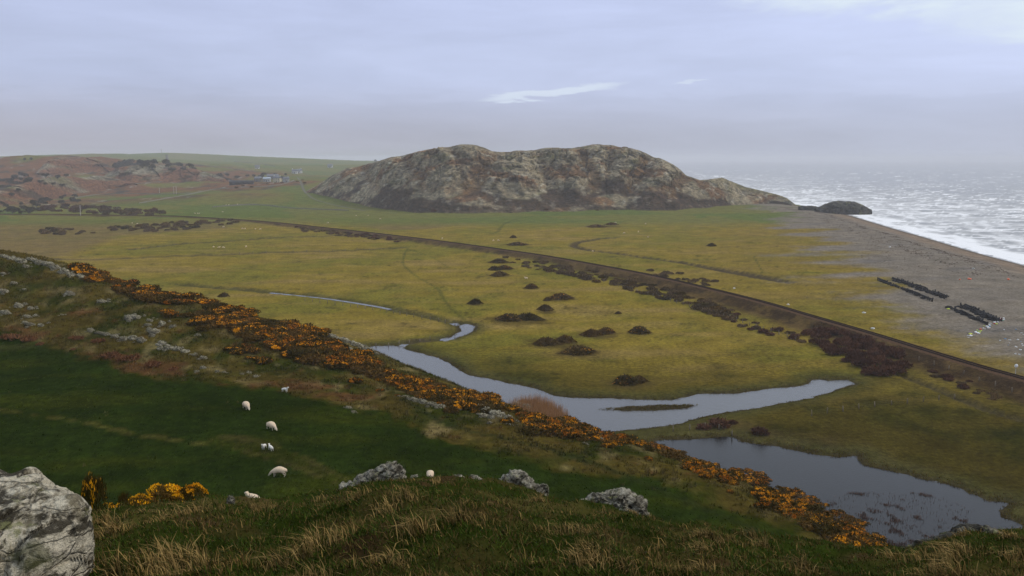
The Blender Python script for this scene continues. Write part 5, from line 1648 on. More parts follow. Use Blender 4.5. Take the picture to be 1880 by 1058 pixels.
house(473, 331, 1008, 8, 7, 4.0, 6.2, 'stone_wall', 'slate', 'grey stone outbuilding left of the blue roofed one', 'outbuilding', 'outbuilding', -0.2, wins=((-2, 1.2), (2, 1.2)), door=0.0)
house(500, 327, 1030, 14, 7, 4.2, 6.4, 'stone_wall', 'slate', 'long stone range behind the cream farmhouse', 'outbuilding', 'outbuilding', 0.15, wins=((-4, 1.2), (0, 1.2), (4, 1.2)), chim=(5,))
house(541, 316, 1150, 7, 6, 3.0, 5.2, 'render_white', 'slate', 'left white cottage on the lane above the farm', 'cottage', 'house', 0.1, wins=((-2, 0.9), (2, 0.9)), door=0.0, chim=(-3,))
house(549, 315, 1150, 6, 6, 3.0, 5.0, 'render_white', 'slate', 'right white cottage on the lane above the farm', 'cottage', 'house', -0.2, wins=((-1.6, 0.9), (1.6, 0.9)), door=0.0, chim=(2.5,))
house(472, 307, 1290, 6, 5, 2.8, 4.6, 'render_white', 'slate', 'lone white cottage in the skyline fields', 'cottage', 'house', 0.3, wins=((-1.6, 0.9), (1.6, 0.9)), door=0.0)
house(606, 305, 1180, 6, 5, 2.6, 4.4, 'render_white', 'slate', 'tiny white cottage on the skyline left of the headland', 'cottage', 'house', 0.0, wins=((-1.5, 0.8), (1.5, 0.8)), door=0.0)
# square stone tower on the slope
x, y, z, ok = ground_many([307], [297], 800, 4000)
e = bpy.data.objects.new('stone_tower', None); COL.objects.link(e); e.location = (x[0], y[0], z[0] - 0.5); e.scale = (y[0] / 1250.0,) * 3
tv_, tf_ = box(-1.5, 1.5, -1.5, 1.5, -1, 9.5); tv_[4:, :2] *= 0.9
put('shaft', mk_mesh('tower_shaft', tv_, tf_, 'stone_wall'), parent=e)
pr = []
for i in range(4):
    for j in (-1.1, 1.1):
        a_, b_ = (j, (-1.2 if i < 2 else 1.2))
        pr.append(box(a_ - 0.25, a_ + 0.25, b_ - 0.2 if i % 2 else b_ - 0.1, b_ + 0.2 if i % 2 else b_ + 0.1, 9.51, 10.2 if i % 2 else 9.9))
put('parapet', mk_mesh('tower_parapet', *join([pr[2], pr[3], pr[6], pr[7]]), 'stone_wall'), parent=e)
tag(e, 'small square stone tower standing on the skyline slope', 'tower')


def stone_wall(px, label, y0=560, y1=4500, h=1.5):
    A = smooth_line(np.array(px, float), 5)
    x, y, z, ok = ground_many(A[:, 0], A[:, 1], y0, y1)
    P = np.stack([x, y], 1)[ok]
    zz = HN(P[:, 0], P[:, 1]); r_h = 0.75 * h + 0.25 * rr.normal(size=len(P)).clip(-1, 1)
    V, F, _ = ribbon(P, (0.4, 0.26, -0.26, -0.4), (zz - 0.5, zz + r_h, zz + r_h, zz - 0.5))
    o = V.mean(0)
    tag(put('dry_stone_wall', mk_mesh('dry_stone_wall', V - o, F, 'stone_wall'), tuple(o)), label, 'wall')


stone_wall([(255, 374), (300, 366), (350, 357), (390, 349), (440, 345), (480, 343), (515, 340), (540, 332)], 'pale dry stone wall curving up to the farm')
stone_wall([(130, 366), (180, 358), (240, 356), (300, 357), (350, 355)], 'dry stone wall along the foot of the bracken slope')
stone_wall([(165, 352), (210, 343), (250, 338), (310, 333)], 'faint dry stone wall below the hazy wood')
stone_wall([(390, 381), (430, 378), (480, 377), (540, 383), (640, 387)], 'low dark wall across the pasture below the farm')
stone_wall([(330, 300), (360, 304), (420, 310), (470, 316)], 'high dry stone wall slanting across the skyline fields')
stone_wall([(430, 297), (470, 300), (505, 306)], 'dark hedge bank on the skyline field', h=2.2)
LANE = np.array([(546, 326), (553, 336), (557, 348), (566, 358), (580, 367), (620, 378), (670, 387)], float)
A = smooth_line(LANE, 6); x, y, z, ok = ground_many(A[:, 0], A[:, 1], 600, 4500)
P = np.stack([x, y], 1); zz = HN(x, y)
V, F, _ = ribbon(P, (1.6, 0, -1.6), (zz + 0.1, zz + 0.2, zz + 0.1))
flat_mat('lane', (0.10, 0.092, 0.06), 0.95, 0.2)
tag(put('farm_lane', mk_mesh('farm_lane', V, F, 'lane', None, True)), kind='structure')

# ------------------------------------------------------------------ beach: timber groynes, driftwood, litter
gv, gf = box(-0.16, 0.16, -0.16, 0.16, -0.6, 1.4)
GPOST = mk_mesh('groyne_post', gv, gf, 'black_timber')


def groyne(ax, bx_, rows, label, n, hgt):
    x, y, z, ok = ground_many([ax[0], bx_[0]], [ax[1], bx_[1]], 150, 700)
    root = bpy.data.objects.new('timber_groyne', None); COL.objects.link(root)
    A = np.array([x[0], y[0]]); B = np.array([x[1], y[1]])
    z0 = H1(A[0], A[1]); root.location = (A[0], A[1], z0); tag(root, label, 'groyne')
    t_ = (B - A) / np.linalg.norm(B - A); nn = np.array([-t_[1], t_[0]])
    if nn[1] < 0: nn = -nn
    for off, k0, k1 in rows:
        for k in np.linspace(k0, k1, n):
            if rr.uniform() < 0.22: continue
            p = A + (B - A) * k + nn * off + rr.normal(0, 0.12, 2)
            o = put('post', GPOST, (p[0] - A[0], p[1] - A[1], H1(p[0], p[1]) - z0), rr.uniform(0, 1.5), (1, 1, hgt * rr.uniform(0.35, 0.95)), root)
            o.rotation_euler = (rr.uniform(-0.2, 0.2), rr.uniform(-0.2, 0.2), rr.uniform(0, 1.5))
        L_ = np.linalg.norm(B - A)
        for j in range(5):
            for h in (0.2, 0.5, 0.75):
                ka = k0 + (k1 - k0) * j / 5; kb = k0 + (k1 - k0) * (j + 1) / 5
                pa = A + (B - A) * ka + nn * off; pb = A + (B - A) * kb + nn * off
                lv, lf_ = box(0, np.linalg.norm(pb - pa) - 0.05, -0.11, 0.11, -0.17, 0.17)
                if rr.uniform() < 0.45: continue
                zA = H1(pa[0], pa[1])
                o = put('plank', mk_mesh('groyne_plank', lv, lf_, 'black_timber'), (pa[0] - A[0], pa[1] - A[1], zA - z0 + h * hgt), math.atan2(t_[1], t_[0]), (1, 1, 1), root)
                o.rotation_euler = (0, -math.atan2(H1(pb[0], pb[1]) - zA, np.linalg.norm(pb - pa)) + rr.uniform(-0.02, 0.02), math.atan2(t_[1], t_[0]))
    # fallen black rubble and timbers between the rows
    for k in range(110):
        off = rr.uniform(rows[0][0] - 0.6, rows[1][0] + 1.0) if k < 85 else rr.uniform(rows[-1][0] - 0.8, rows[-1][0] + 0.4); q_ = rr.uniform(0.02, 0.98)
        p = A + (B - A) * q_ + nn * off
        s = rr.uniform(0.35, 0.9)
        put('rubble_block', LUMPB[int(rr.integers(3))], (p[0] - A[0], p[1] - A[1], H1(p[0], p[1]) - z0), rr.uniform(0, 6), (s * 1.3, s, s * 0.8), root)


LUMPB = []
for i in range(3):
    me = LUMP[i].copy(); me.name = 'black_block'; me.materials.clear(); me.materials.append(MATS['black_timber']); LUMPB.append(me)
groyne((1646, 513), (1742, 549), ((0.0, 0.0, 1.0), (1.6, 0.0, 1.0), (8.0, 0.02, 1.12)), 'longer black timber groyne with pale gaps, upper of two on the shingle', 26, 1.15)
groyne((1772, 563), (1838, 590), ((0.0, 0.0, 1.0), (1.5, 0.0, 1.0), (6.2, 0.25, 1.2)), 'shorter black timber groyne, lower of two on the shingle', 22, 1.15)

LIT = []
for i in range(6):
    r = np.random.default_rng(700 + i)
    v_, f_ = box(-0.5, 0.5, -0.35, 0.35, -0.1, 0.5)
    v_ = np.concatenate([v_, [[0.1, 0, 0.75]]]); v_ += r.normal(0, 0.12, v_.shape)
    ff_ = [np.array([f for j, f in enumerate(f_) if j != 1]), np.array([(4, 5, 8), (5, 7, 8), (7, 6, 8), (6, 4, 8)])]
    LIT.append((v_, ff_))
LM = {}


def litter(u, v, c, s, label, group=None):
    x, y, z, ok = ground_many([u], [v], 120, 800)
    i = int(rr.integers(6)); key = (i, c)
    if key not in LM: LM[key] = mk_mesh('litter', *LIT[i], 'litter_' + c)
    tag(put('litter_piece', LM[key], (x[0], y[0], H1(x[0], y[0])), rr.uniform(0, 6), (s, s, s * 0.8)), label, 'litter', group)


r2_ = np.random.default_rng(88)
for k in range(46):
    f = r2_.uniform() ** 0.8
    u = 1850 - 75 * f + r2_.normal(0, 3); v = 583 + 36 * f + r2_.normal(0, 2.2)
    c = ('white', 'white', 'white', 'blue', 'red', 'green', 'black', 'yellow')[int(r2_.integers(8))]
    litter(u, v, c, r2_.uniform(0.3, 0.75), c + ' scrap of litter in the trail below the shorter groyne', c + ' litter trail scraps')
for k in range(20):
    u = r2_.uniform(1835, 1882); v = r2_.uniform(605, 652)
    litter(u, v, ('white', 'white', 'blue')[k % 3], r2_.uniform(0.2, 0.5), ('white' if k % 3 < 2 else 'blue') + ' scrap of litter on the shingle at the right edge', ('white' if k % 3 < 2 else 'blue') + ' scraps at right edge')
for u, v, c, s, lab in ((1780, 513.5, 'orange', 1.25, 'bright orange red scrap on the shingle, brightest of the three'), (1762, 514, 'orange', 0.7, 'small orange scrap left of the brightest one'), (1851, 514, 'orange', 1.2, 'orange red scrap on the shingle at the right'),
                        (1741, 568, 'yellow', 0.75, 'lone lime yellow scrap between the groynes'), (1634, 454, 'white', 0.9, 'lone white object high on the beach'), (1787, 494, 'white', 0.9, 'white topped drift object below the strandline'),
                        (1602, 604, 'white', 0.9, 'white boulder like bag beside the railway'), (1586, 575, 'white', 0.9, 'white bundle at the grass edge left of the groynes'), (1348, 530, 'white', 0.7, 'white scrap beside the railway'),
                        (1447, 560, 'white', 0.7, 'white scrap on the grass beyond the railway'), (1713, 932, 'white', 0.45, 'small white post cap standing in the pond weed')):
    litter(u, v, c, s, lab)

# strandline: seaweed and driftwood, far too many bits to count
r3 = np.random.default_rng(91)
pts = []
for off, n, sig in ((27, 2600, 2.0), (44, 1700, 3.5), (60, 900, 9), (36, 700, 6)):
    k = r3.uniform(8, 42, n); i = k.astype(int); f = (k - i)[:, None]
    Pm = SHORE[:48]
    i = np.clip(i, 0, 46)
    p = Pm[i] * (1 - f) + Pm[i + 1] * f
    t_ = Pm[i + 1] - Pm[i]; t_ /= np.linalg.norm(t_, axis=1)[:, None] + 1e-9
    nn = np.stack([t_[:, 1], -t_[:, 0]], 1)
    test = inside(SEA_POLY, (p + nn * 20)[:, 0], (p + nn * 20)[:, 1])
    nn[test] *= -1
    q_ = p + nn * (off + sig * r3.normal(size=n) + 5 * fbm(p[:, 0] / 25, p[:, 1] / 25, 2, 7))[:, None]
    pts.append(q_[fbm(q_[:, 0] / 9, q_[:, 1] / 9, 2, 8) > -0.02])
pts = np.concatenate(pts); zz = HN(pts[:, 0], pts[:, 1])
n = len(pts); s = r3.uniform(0.15, 0.65, n)[:, None]
an = r3.uniform(0, 6.28, n); d1 = np.stack([np.cos(an), np.sin(an), 0 * an], 1); d2 = np.stack([-np.sin(an), np.cos(an), 0 * an], 1)
B0 = np.c_[pts, zz + 0.02]
V = np.stack([B0 - d1 * s, B0 + d1 * s, B0 + d2 * s * 0.6, B0 + np.array([0, 0, 1]) * s * 0.5], 1).reshape(-1, 3)
k = np.arange(n)[:, None] * 4
F = np.concatenate([k + np.array([[0, 1, 3]]), k + np.array([[1, 2, 3]]), k + np.array([[2, 0, 3]])])
tag(put('seaweed_strandline', mk_mesh('seaweed_strandline', V, F, 'seaweed')), 'dark seaweed and driftwood strewn in lines along the shingle', 'seaweed', kind='stuff')

# ------------------------------------------------------------------ reeds
def blades(P, Z, h, w, lean, col, r, wind=(0, 0), seg=2):
    n = len(P); an = r.uniform(0, 2 * np.pi, n)
    side = np.stack([np.cos(an), np.sin(an), 0 * an], 1) * (w[:, None] if hasattr(w, '__len__') else w)
    la = r.uniform(0, 2 * np.pi, n)
    L_ = np.stack([np.cos(la), np.sin(la), 0 * la], 1) * (np.abs(r.normal(0, 1, n)) * lean)[:, None] + np.array([wind[0], wind[1], 0])
    B = np.c_[P, Z]; hh = h[:, None]; up = np.array([0, 0, 1.0])
    if seg == 1:
        V = np.stack([B - side, B + side, B + up * hh + L_ * hh], 1).reshape(-1, 3)
        return V, np.arange(3 * n).reshape(-1, 3), np.repeat(col, 3, 0)
    Mid = B + up * hh * 0.58 + L_ * hh * 0.32
    Tip = B + up * hh * np.clip(1 - 0.35 * np.linalg.norm(L_, axis=1)[:, None], 0.3, 1) + L_ * hh * 1.0
    V = np.stack([B - side, B + side, Mid + side * 0.7, Mid - side * 0.7, Tip], 1).reshape(-1, 3)
    k = np.arange(n)[:, None] * 5
    return V, [k + np.array([[0, 1, 2, 3]]), k + np.array([[3, 2, 4]])], np.repeat(col, 5, 0)


RB = plane_poly([(925, 748), (950, 738), (985, 734), (1015, 742), (1045, 762), (1052, 780), (1010, 800), (950, 790)], WAT)
r = np.random.default_rng(5)
P = sample_poly(RB, 9000, r)
P = P[np.clip(-sd_poly(RB, P[:, 0], P[:, 1]), 0, 3) / 3 > r.uniform(0, 1, len(P)) * 0.9]
h = r.uniform(1.5, 2.5, len(P))
V, F, c = blades(P, np.full(len(P), WAT - 0.2), h, 0.035, 0.12, np.zeros((len(P), 3)), r, (0.06, 0.02), 1)
tag(put('reed_bed', mk_mesh('reed_bed', V, F, 'reed')), 'tawny reed bed standing in the river behind the gorse brow', 'reeds', kind='stuff')
# dark weed and rush tussocks standing in the pond
P = sample_poly(plane_poly([(1480, 925), (1560, 905), (1700, 905), (1790, 935), (1760, 985), (1640, 1030), (1560, 985)], WAT), 42000, r)
wgt = fbm(P[:, 0] / 2.6, P[:, 1] / 2.6, 3, 201) + 0.5 * fbm(P[:, 0] / 9, P[:, 1] / 9, 2, 202)
P = P[(wgt > 0.30 + r.uniform(-0.12, 0.1, len(P))) | (r.uniform(0, 1, len(P)) < 0.03)]
V, F, c = blades(P, np.full(len(P), WAT - 0.1), r.uniform(0.12, 0.45, len(P)), 0.035, 0.5, np.zeros((len(P), 3)), r, (0, 0), 1)
tag(put('pond_weed', mk_mesh('pond_weed', V, F, 'scrub_red')), 'dark red brown weed and rushes standing in the pond', 'weed', kind='stuff')

# rank grass and rushes fringing the water
fr = []
for Pp, n in ((RIVER, 60000), (POND, 50000), (POOL, 3000), (ISLE, 5000)):
    lo, hi_ = Pp.min(0) - 4, Pp.max(0) + 4
    Q = r.uniform(lo, hi_, (n * 3, 2))
    sd = sd_poly(Pp, Q[:, 0], Q[:, 1])
    if Pp is ISLE: sd = np.abs(np.minimum(sd, 0)) * 0.2 + np.maximum(sd, 0)
    Q = Q[(sd < 1.3 + 1.2 * r.uniform(0, 1, len(Q)) ** 3) & (sd > -0.6) & (fbm(Q[:, 0] / 2.2, Q[:, 1] / 2.2, 3, 241) + r.normal(0, 0.2, len(Q)) > 0.0)]
    fr.append(Q)
Q = np.concatenate(fr); z = HN(Q[:, 0], Q[:, 1])
k = (z < 2.0) & (z > WAT - 0.25); Q, z = Q[k], z[k]
cc = np.array((0.10, 0.076, 0.014)) * r.uniform(0.5, 1.6, (len(Q), 1))
cc = np.where((r.uniform(0, 1, len(Q)) < 0.3)[:, None], np.array((0.13, 0.075, 0.03)) * r.uniform(0.5, 1.3, (len(Q), 1)), cc)
V, F, c = blades(Q, z - 0.03, r.uniform(0.08, 0.34, len(Q)), 0.07, 0.5, cc, r, (0.1, 0), 1)
tag(put('bank_rushes', mk_mesh('bank_rushes', V, F, 'grass_blades', c)), 'rank grass and rushes fringing the river and pond', 'grass', kind='stuff')

# ------------------------------------------------------------------ rough grass on the near hill (tufts)
xs = r.uniform(-110, 75, 130000); ys = r.uniform(40, 175, 130000)
q_ = np.abs(xs / ys) < 0.66; xs, ys = xs[q_], ys[q_]
hz_ = hill_rbf(xs, ys) + CAMZ
fm = field_mask(xs, ys)
q_ = (hz_ > 4) & (r.uniform(0, 1, len(xs)) > fm * 0.985); xs, ys = xs[q_], ys[q_]
q_ = fbm(xs / 4, ys / 4, 3, 211) + r.normal(0, 0.18, len(xs)) > 0.02; xs, ys = xs[q_][:30000], ys[q_][:30000]
zs = HN(xs, ys)
cc = ground_colour(xs, ys, zs)[0]
nb_ = 6
P = np.repeat(np.stack([xs, ys], 1), nb_, 0) + r.normal(0, 0.10, (len(xs) * nb_, 2))
hh = np.repeat(r.uniform(0.16, 0.42, len(xs)), nb_) * r.uniform(0.7, 1.2, len(xs) * nb_)
kc = np.repeat(r.uniform(1.1, 2.3, len(xs)), nb_)[:, None] * np.repeat(cc, nb_, 0)
strw = np.repeat(r.uniform(0, 1, len(xs)) < 0.22, nb_)[:, None]
kc = np.where(strw, 0.55 * kc + 0.45 * np.array(C_STRAW), kc)
V, F, c = blades(P, np.repeat(zs, nb_) - 0.03, hh, 0.05, 0.45, kc, r, (0.12, 0.0), 1)
tag(put('rough_grass', mk_mesh('rough_grass', V, F, 'grass_blades', c)), 'rough winter grass tufts over the near hillside', 'grass', kind='stuff')

xs = r.uniform(-75, 40, 90000); ys = r.uniform(46, 125, 90000)
q_ = (np.abs(xs / ys) < 0.64) & (field_mask(xs, ys) > 0.5) & (fbm(xs / 3, ys / 2, 3, 215) + r.normal(0, 0.2, len(xs)) > 0.08)
xs, ys = xs[q_][:26000], ys[q_][:26000]
zs = HN(xs, ys)
kc = ground_colour(xs, ys, zs)[0] * r.uniform(0.9, 2.6, (len(xs), 1))
V, F, c = blades(np.stack([xs, ys], 1), zs - 0.02, r.uniform(0.05, 0.15, len(xs)), 0.07, 0.8, kc, r, (0.1, 0.0), 1)
tag(put('pasture_grass', mk_mesh('pasture_grass', V, F, 'grass_blades', c)), 'short tufts in the dark green grazed field', 'grass', kind='stuff')

# ------------------------------------------------------------------ foreground grass
def fg_points(n, y0, y1, r, amax=0.72):
    y = np.exp(r.uniform(np.log(y0), np.log(y1), n)); x = y * r.uniform(-amax, amax, n)
    return x, y


x, y = fg_points(210000, 4.2, 24, r)
pat = fbm(x / 1.3, y / 2.0, 4, 221); pat2 = fbm(x / 0.40, y / 0.5, 2, 222)
fall = 1 - sstep(9.0, 14.5, y)                       # long grass near the path, short turf at the brow
q_ = r.uniform(0, 1, len(x)) < 0.5 + 0.7 * np.clip(pat + 0.5 * pat2 + 0.3, 0, 1)
x, y, pat, pat2, fall = (a_[q_][:140000] for a_ in (x, y, pat, pat2, fall))
z = HN(x, y, False)
straw = sstep(0.02, 0.40, pat + 0.45 * pat2 + r.normal(0, 0.16, len(x)) - 0.10 * (1 - fall))
green = np.array((0.026, 0.042, 0.0035)) * r.uniform(0.5, 1.9, (len(x), 1)) + np.array((0.025, 0.014, 0.0)) * r.uniform(0, 1, (len(x), 1))
strc = np.array((0.25, 0.160, 0.052)) * r.uniform(0.35, 1.3, (len(x), 1))
pick = (r.uniform(0, 1, len(x)) < 0.03 + 0.42 * straw)[:, None]
brn = (r.uniform(0, 1, len(x)) < 0.12)[:, None]
col_ = np.where(pick, strc, np.where(brn, np.array((0.075, 0.042, 0.016)), green))
h = np.where(pick[:, 0], r.uniform(0.05, 0.17, len(x)), r.uniform(0.03, 0.10, len(x))) * (0.55 + 0.45 * np.clip(straw, 0, 1)) * (0.5 + 0.5 * fall) * (0.8 + 0.5 * pat2)
V, F, c = blades(np.stack([x, y], 1), z - 0.015, np.maximum(h, 0.025), 0.0032 + 0.00024 * y, 0.6, col_, r, (-0.22, 0.05))
tag(put('bank_grass', mk_mesh('bank_grass', V, F, 'grass_blades', c)), 'long wind blown grass, green and straw, on the foreground bank', 'grass', kind='stuff')
x, y = fg_points(150000, 4.2, 24, r)
z = HN(x, y, False)
pat = fbm(x / 0.9, y / 1.2, 3, 231)
col_ = np.array((0.028, 0.043, 0.005)) * r.uniform(0.5, 2.0, (len(x), 1))
col_ = np.where((r.uniform(0, 1, len(x)) < 0.25 + 0.5 * sstep(-0.1, 0.4, pat))[:, None], np.array((0.105, 0.070, 0.022)) * r.uniform(0.4, 1.5, (len(x), 1)), col_)
V, F, c = blades(np.stack([x, y], 1), z - 0.01, r.uniform(0.02, 0.075, len(x)), 0.0042 + 0.0003 * y, 0.9, col_, r, (-0.2, 0.0), 1)
tag(put('short_turf', mk_mesh('short_turf', V, F, 'grass_blades', c)), 'short green and brown turf under the long grass of the bank', 'grass', kind='stuff')
# tussocks: dense fountains of straw blades
tx_, ty_ = fg_points(520, 4.6, 15.5, r, 0.66)
q_ = fbm(tx_ / 1.3, ty_ / 2.0, 4, 221) + r.normal(0, 0.12, 520) > 0.16
tx_, ty_ = tx_[q_], ty_[q_]
nbk = 110
cx_, cy_ = np.repeat(tx_, nbk), np.repeat(ty_, nbk)
an = r.uniform(0, 6.28, len(cx_)); rd = np.abs(r.normal(0, 0.10, len(cx_)))
px_, py_ = cx_ + rd * np.cos(an), cy_ + rd * np.sin(an)
z = HN(px_, py_, False)
hs = np.repeat(r.uniform(0.6, 1.2, len(tx_)) * (1 - 0.45 * sstep(9, 15, ty_)), nbk)
tone = np.repeat(r.uniform(0.55, 1.2, len(tx_)), nbk)[:, None]
col_ = np.where((r.uniform(0, 1, len(cx_)) < 0.70)[:, None], np.array((0.34, 0.225, 0.080)), np.array((0.045, 0.050, 0.007))) * tone * r.uniform(0.55, 1.2, (len(cx_), 1))
V, F, c = blades(np.stack([px_, py_], 1), z - 0.02, hs * r.uniform(0.08, 0.26, len(cx_)), 0.0032 + 0.00024 * cy_, 0.6, col_, r, (-0.36, 0.05))
tag(put('grass_tussocks', mk_mesh('grass_tussocks', V, F, 'grass_blades', c)), 'straw coloured grass tussocks bent by the wind on the foreground bank', 'grass', kind='stuff')

# ------------------------------------------------------------------ near gorse beside the boulder
def near_gorse(u, v, Y, wpx, hpx, nleaf, nfl, seed, label, flower=0.045, dark=False):
    (lv, lf_), fl = bush_parts(seed, nleaf, 0.05, nfl, flower, 0.8, 13, spike=2.2)
    x, _, z = at_y(u, v, Y)
    x = float(x); zg = H1(x, Y, False)
    rad = wpx * 0.5 * Y / FPX
    o = put('gorse_bush', mk_mesh('gorse_foliage', lv, lf_, 'gorse_green'), (x, Y, zg - 0.05), random.uniform(0, 6), (rad * 1.05, rad * 0.8, hpx * Y / FPX / 0.75))
    o.rotation_euler[2] = 0
    if fl: put('blossom', mk_mesh('gorse_blossom', *fl, 'gorse_flower_near'), parent=o)
    return tag(o, label, 'gorse', None)


near_gorse(315, 925, 14.6, 90, 36, 2600, 1500, 501, 'orange yellow flowering gorse bush by the grass edge, brightest and largest', 0.075)
near_gorse(362, 922, 14.6, 62, 32, 1800, 800, 502, 'flowering gorse bush at the right end of the near gorse row', 0.08)
near_gorse(262, 932, 14.0, 56, 32, 1800, 600, 503, 'flowering gorse bush in the middle of the near gorse row', 0.085)
near_gorse(205, 938, 13.4, 44, 28, 1500, 260, 504, 'sparsely flowering gorse bush right of the boulder', 0.09)
near_gorse(172, 925, 12.0, 50, 92, 2800, 220, 505, 'tall dark gorse bush with a few yellow sprigs behind the boulder', 0.07)
near_gorse(228, 930, 13.6, 26, 44, 1200, 0, 506, 'dark upright gorse bush without bloom in the near row', 0.08)

# ------------------------------------------------------------------ sheep
def sheep_mesh(pose, lamb=False):
    # x forward; joints with skin radii, root at the pelvis
    J = {'pelvis': (-0.36, 0, 0.62, 0.235, 0.22), 'loin': (-0.12, 0, 0.64, 0.27, 0.26), 'rib': (0.14, 0, 0.62, 0.275, 0.27), 'chest': (0.36, 0, 0.60, 0.20, 0.20), 'rump': (-0.50, 0, 0.58, 0.13, 0.13), 'tail': (-0.57, 0, 0.44, 0.035, 0.035)}
    if pose == 'graze':
        J.update({'neck': (0.56, 0, 0.46, 0.125, 0.12), 'poll': (0.70, 0, 0.27, 0.085, 0.085), 'face': (0.78, 0, 0.15, 0.058, 0.058), 'muzzle': (0.83, 0, 0.07, 0.040, 0.040)})
        ear = (0.66, 0.13, 0.27)
    else:
        J.update({'neck': (0.50, 0, 0.76, 0.125, 0.12), 'poll': (0.60, 0, 0.93, 0.088, 0.088), 'face': (0.71, 0, 0.89, 0.060, 0.060), 'muzzle': (0.79, 0, 0.84, 0.042, 0.042)})
        ear = (0.56, 0.14, 0.95)
    E = [('pelvis', 'loin'), ('loin', 'rib'), ('rib', 'chest'), ('pelvis', 'rump'), ('rump', 'tail'), ('chest', 'neck'), ('neck', 'poll'), ('poll', 'face'), ('face', 'muzzle')]
    for s, sg in (('l', 1), ('r', -1)):
        J['ear' + s] = (ear[0], ear[1] * sg, ear[2], 0.022, 0.03); E.append(('poll', 'ear' + s))
        J['hip' + s] = (-0.36, 0.13 * sg, 0.46, 0.10, 0.085); J['stifle' + s] = (-0.30, 0.13 * sg, 0.36, 0.062, 0.055)
        J['hock' + s] = (-0.43, 0.12 * sg, 0.24, 0.032, 0.030); J['hfoot' + s] = (-0.40, 0.12 * sg, 0.02, 0.028, 0.030)
        E += [('pelvis', 'hip' + s), ('hip' + s, 'stifle' + s), ('stifle' + s, 'hock' + s), ('hock' + s, 'hfoot' + s)]
        J['sho' + s] = (0.34, 0.12 * sg, 0.44, 0.085, 0.075); J['wrist' + s] = (0.35, 0.115 * sg, 0.24, 0.034, 0.034); J['ffoot' + s] = (0.36, 0.115 * sg, 0.02, 0.029, 0.03)
        E += [('chest', 'sho' + s), ('sho' + s, 'wrist' + s), ('wrist' + s, 'ffoot' + s)]
    names = list(J); idx = {n_: i for i, n_ in enumerate(names)}
    me = bpy.data.meshes.new('sheep_skeleton')
    me.from_pydata([J[n_][:3] for n_ in names], [(idx[a_], idx[b_]) for a_, b_ in E], [])
    ob = bpy.data.objects.new('sheep_tmp', me); COL.objects.link(ob)
    sk = ob.modifiers.new('skin', 'SKIN'); sk.use_smooth_shade = True
    for i, n_ in enumerate(names):
        f_ = 0.72 if lamb and n_ in ('pelvis', 'loin', 'rib', 'chest', 'rump', 'neck') else 1.0
        me.skin_vertices[0].data[i].radius = (J[n_][3] * f_, J[n_][4] * f_)
        me.skin_vertices[0].data[i].use_root = (n_ == 'pelvis')
    ss_ = ob.modifiers.new('sub', 'SUBSURF'); ss_.levels = 2; ss_.render_levels = 2
    dg = bpy.context.evaluated_depsgraph_get()
    out = bpy.data.meshes.new_from_object(ob.evaluated_get(dg))
    bpy.data.objects.remove(ob)
    n = len(out.vertices); co = np.empty(n * 3, np.float32); out.vertices.foreach_get('co', co); co = co.reshape(-1, 3)
    co[:, 2] = np.where(co[:, 2] < 0.42, co[:, 2] * 0.78, co[:, 2] - 0.0924)
    co[:, 1] *= 1.15
    wool = sstep(0.26, 0.36, co[:, 2]) if pose != 'graze' else sstep(0.25, 0.34, co[:, 2]) * (1 - sstep(0.62, 0.70, co[:, 0]))
    if pose != 'graze': wool = wool * (1 - sstep(0.58, 0.64, co[:, 0]))
    d = (0.022 * noise3(co, 16, 2, 5)) * wool
    c0 = co.mean(0); dirv = co - np.array([c0[0], 0, 0.6]); dirv /= np.linalg.norm(dirv, axis=1)[:, None] + 1e-6
    co = co + dirv * d[:, None]
    out.vertices.foreach_set('co', co.astype(np.float32).ravel())
    cl = lerp(np.tile(np.array((0.60, 0.50, 0.38)), (n, 1)), (0.68, 0.53, 0.37), wool)
    if lamb: cl = np.tile(np.array((0.74, 0.70, 0.63)), (n, 1))
    cl4 = np.ones((n, 4), np.float32); cl4[:, :3] = cl
    at = out.color_attributes.new('Col', 'FLOAT_COLOR', 'POINT'); at.data.foreach_set('color', cl4.ravel())
    out.materials.clear(); out.materials.append(MATS['sheep_wool'])
    out.name = 'lamb_body' if lamb else 'sheep_body'
    return out


SH_G, SH_S, LB = sheep_mesh('graze'), sheep_mesh('stand'), sheep_mesh('stand', True)


def sheep(me, u, v, rz, s, label, name='sheep', group=None, y0=32, y1=230):
    x, y, z, ok = ground_many([u], [v], y0, y1)
    o = put(name, me, (x[0], y[0], H1(x[0], y[0]) - 0.01), rz, (s, s, s))
    return tag(o, label, 'lamb' if name == 'lamb' else 'sheep', group)


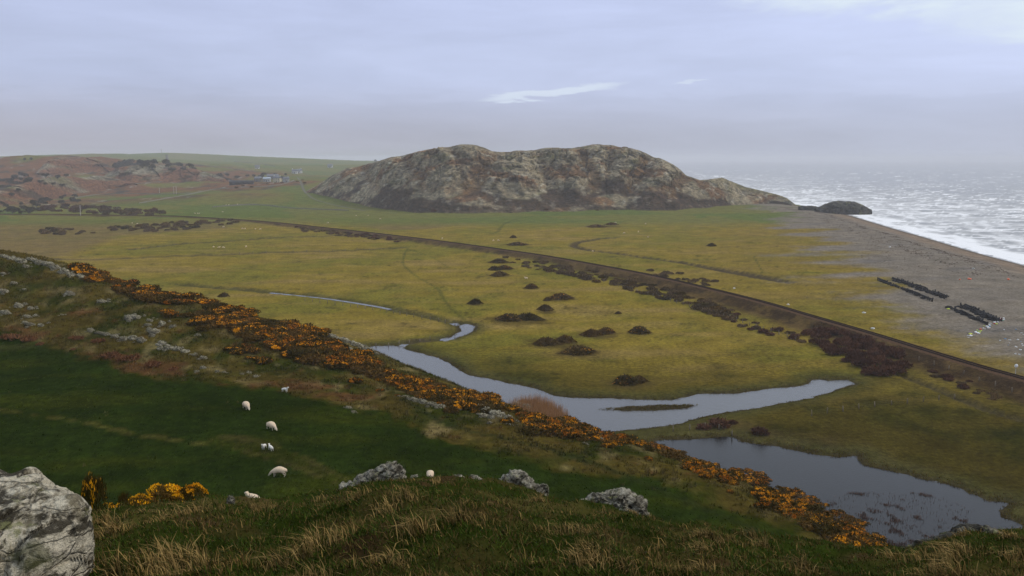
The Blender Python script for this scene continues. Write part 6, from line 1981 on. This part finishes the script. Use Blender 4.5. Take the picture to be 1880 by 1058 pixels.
sheep(SH_G, 513, 875, R(178), 1.12, 'cream sheep grazing side on, facing left, nearest on the dark field')
sheep(SH_G, 498, 789, R(-38), 1.05, 'cream sheep grazing, facing right, between the lambs and the farthest ewe')
sheep(SH_G, 452, 751, R(-52), 1.05, 'cream sheep grazing with its back to the slope, farthest left on the field')
sheep(LB, 485, 824, R(-100), 0.62, 'white lamb, left of the two standing together', 'lamb')
sheep(LB, 497.5, 827, R(130), 0.62, 'white lamb, right of the two standing together, looking left', 'lamb')
sheep(LB, 523, 720, R(-20), 0.70, 'white lamb lying alone at the top edge of the field', 'lamb')
sheep(SH_S, 466, 926, R(160), 1.05, 'sheep half hidden behind the grass edge by the near gorse')
sheep(SH_G, 790, 881, R(95), 1.05, 'sheep seen from behind just beyond the ridge rocks')
FS = [(243, 411, 'l'), (252, 412, 'l'), (392, 455, 'm'), (402, 456, 'm'), (410, 456, 'm'), (452, 454, 'm'), (358, 393, 'f'), (363, 393, 'f'), (366, 393, 'f'), (415, 377, 'f'), (420, 377, 'f'), (436, 376, 'f'), (410, 418, 'l'), (445, 421, 'm'), (450, 421, 'm'), (469, 422, 'm'),
      (478, 422, 'm'), (602, 410, 'r'), (676, 397, 'r'), (698, 403, 'r'), (654, 397, 'r'), (812, 439, 'r'), (906, 443, 'r'), (915, 443, 'r'), (966, 513, 'n'), (1130, 410, 'h'), (1146, 429, 'h'), (1172, 427, 'h'), (1088, 463, 'h'), (1185, 412, 'h'), (1190, 437, 'h'), (409, 390, 'f')]
W_ = {'l': 'tiny white sheep by the gorse strip left of the railway bend', 'm': 'tiny white sheep on the field left of the embankment', 'f': 'tiny white sheep on the pasture below the farm', 'r': 'tiny white sheep on the brown ground beyond the railway',
      'n': 'lone white sheep on the meadow near the footpath', 'h': 'tiny white sheep out on the wide meadow below the headland'}
A = np.array([(a_, b_) for a_, b_, _ in FS], float)
x, y, z, ok = ground_many(A[:, 0], A[:, 1], 200, 1700)
for i, (u, v, w_) in enumerate(FS):
    s = 1.25
    tag(put('sheep', SH_G if i % 3 else SH_S, (x[i], y[i], H1(x[i], y[i]) - 0.01), rr.uniform(0, 6.28), (s, s, s)), W_[w_], 'sheep', 'far sheep ' + w_)

# ------------------------------------------------------------------ haze
hv, hf = box(-24500, 25500, -400, 25500, -60, 96)
hm = bpy.data.materials.new('haze'); hm.use_nodes = True
hn = hm.node_tree.nodes; hn.clear()
ho = hn.new('ShaderNodeOutputMaterial'); hvn = hn.new('ShaderNodeVolumePrincipled')
hvn.inputs['Density'].default_value = HAZE_D
hvn.inputs['Density Attribute'].default_value = ''
hvn.inputs['Color'].default_value = (0.88, 0.89, 0.94, 1)
hvn.inputs['Anisotropy'].default_value = 0.0
hm.node_tree.links.new(hvn.outputs[0], ho.inputs['Volume'])
MATS['haze'] = hm
tag(put('haze', mk_mesh('haze', hv, hf, 'haze')), kind='stuff')
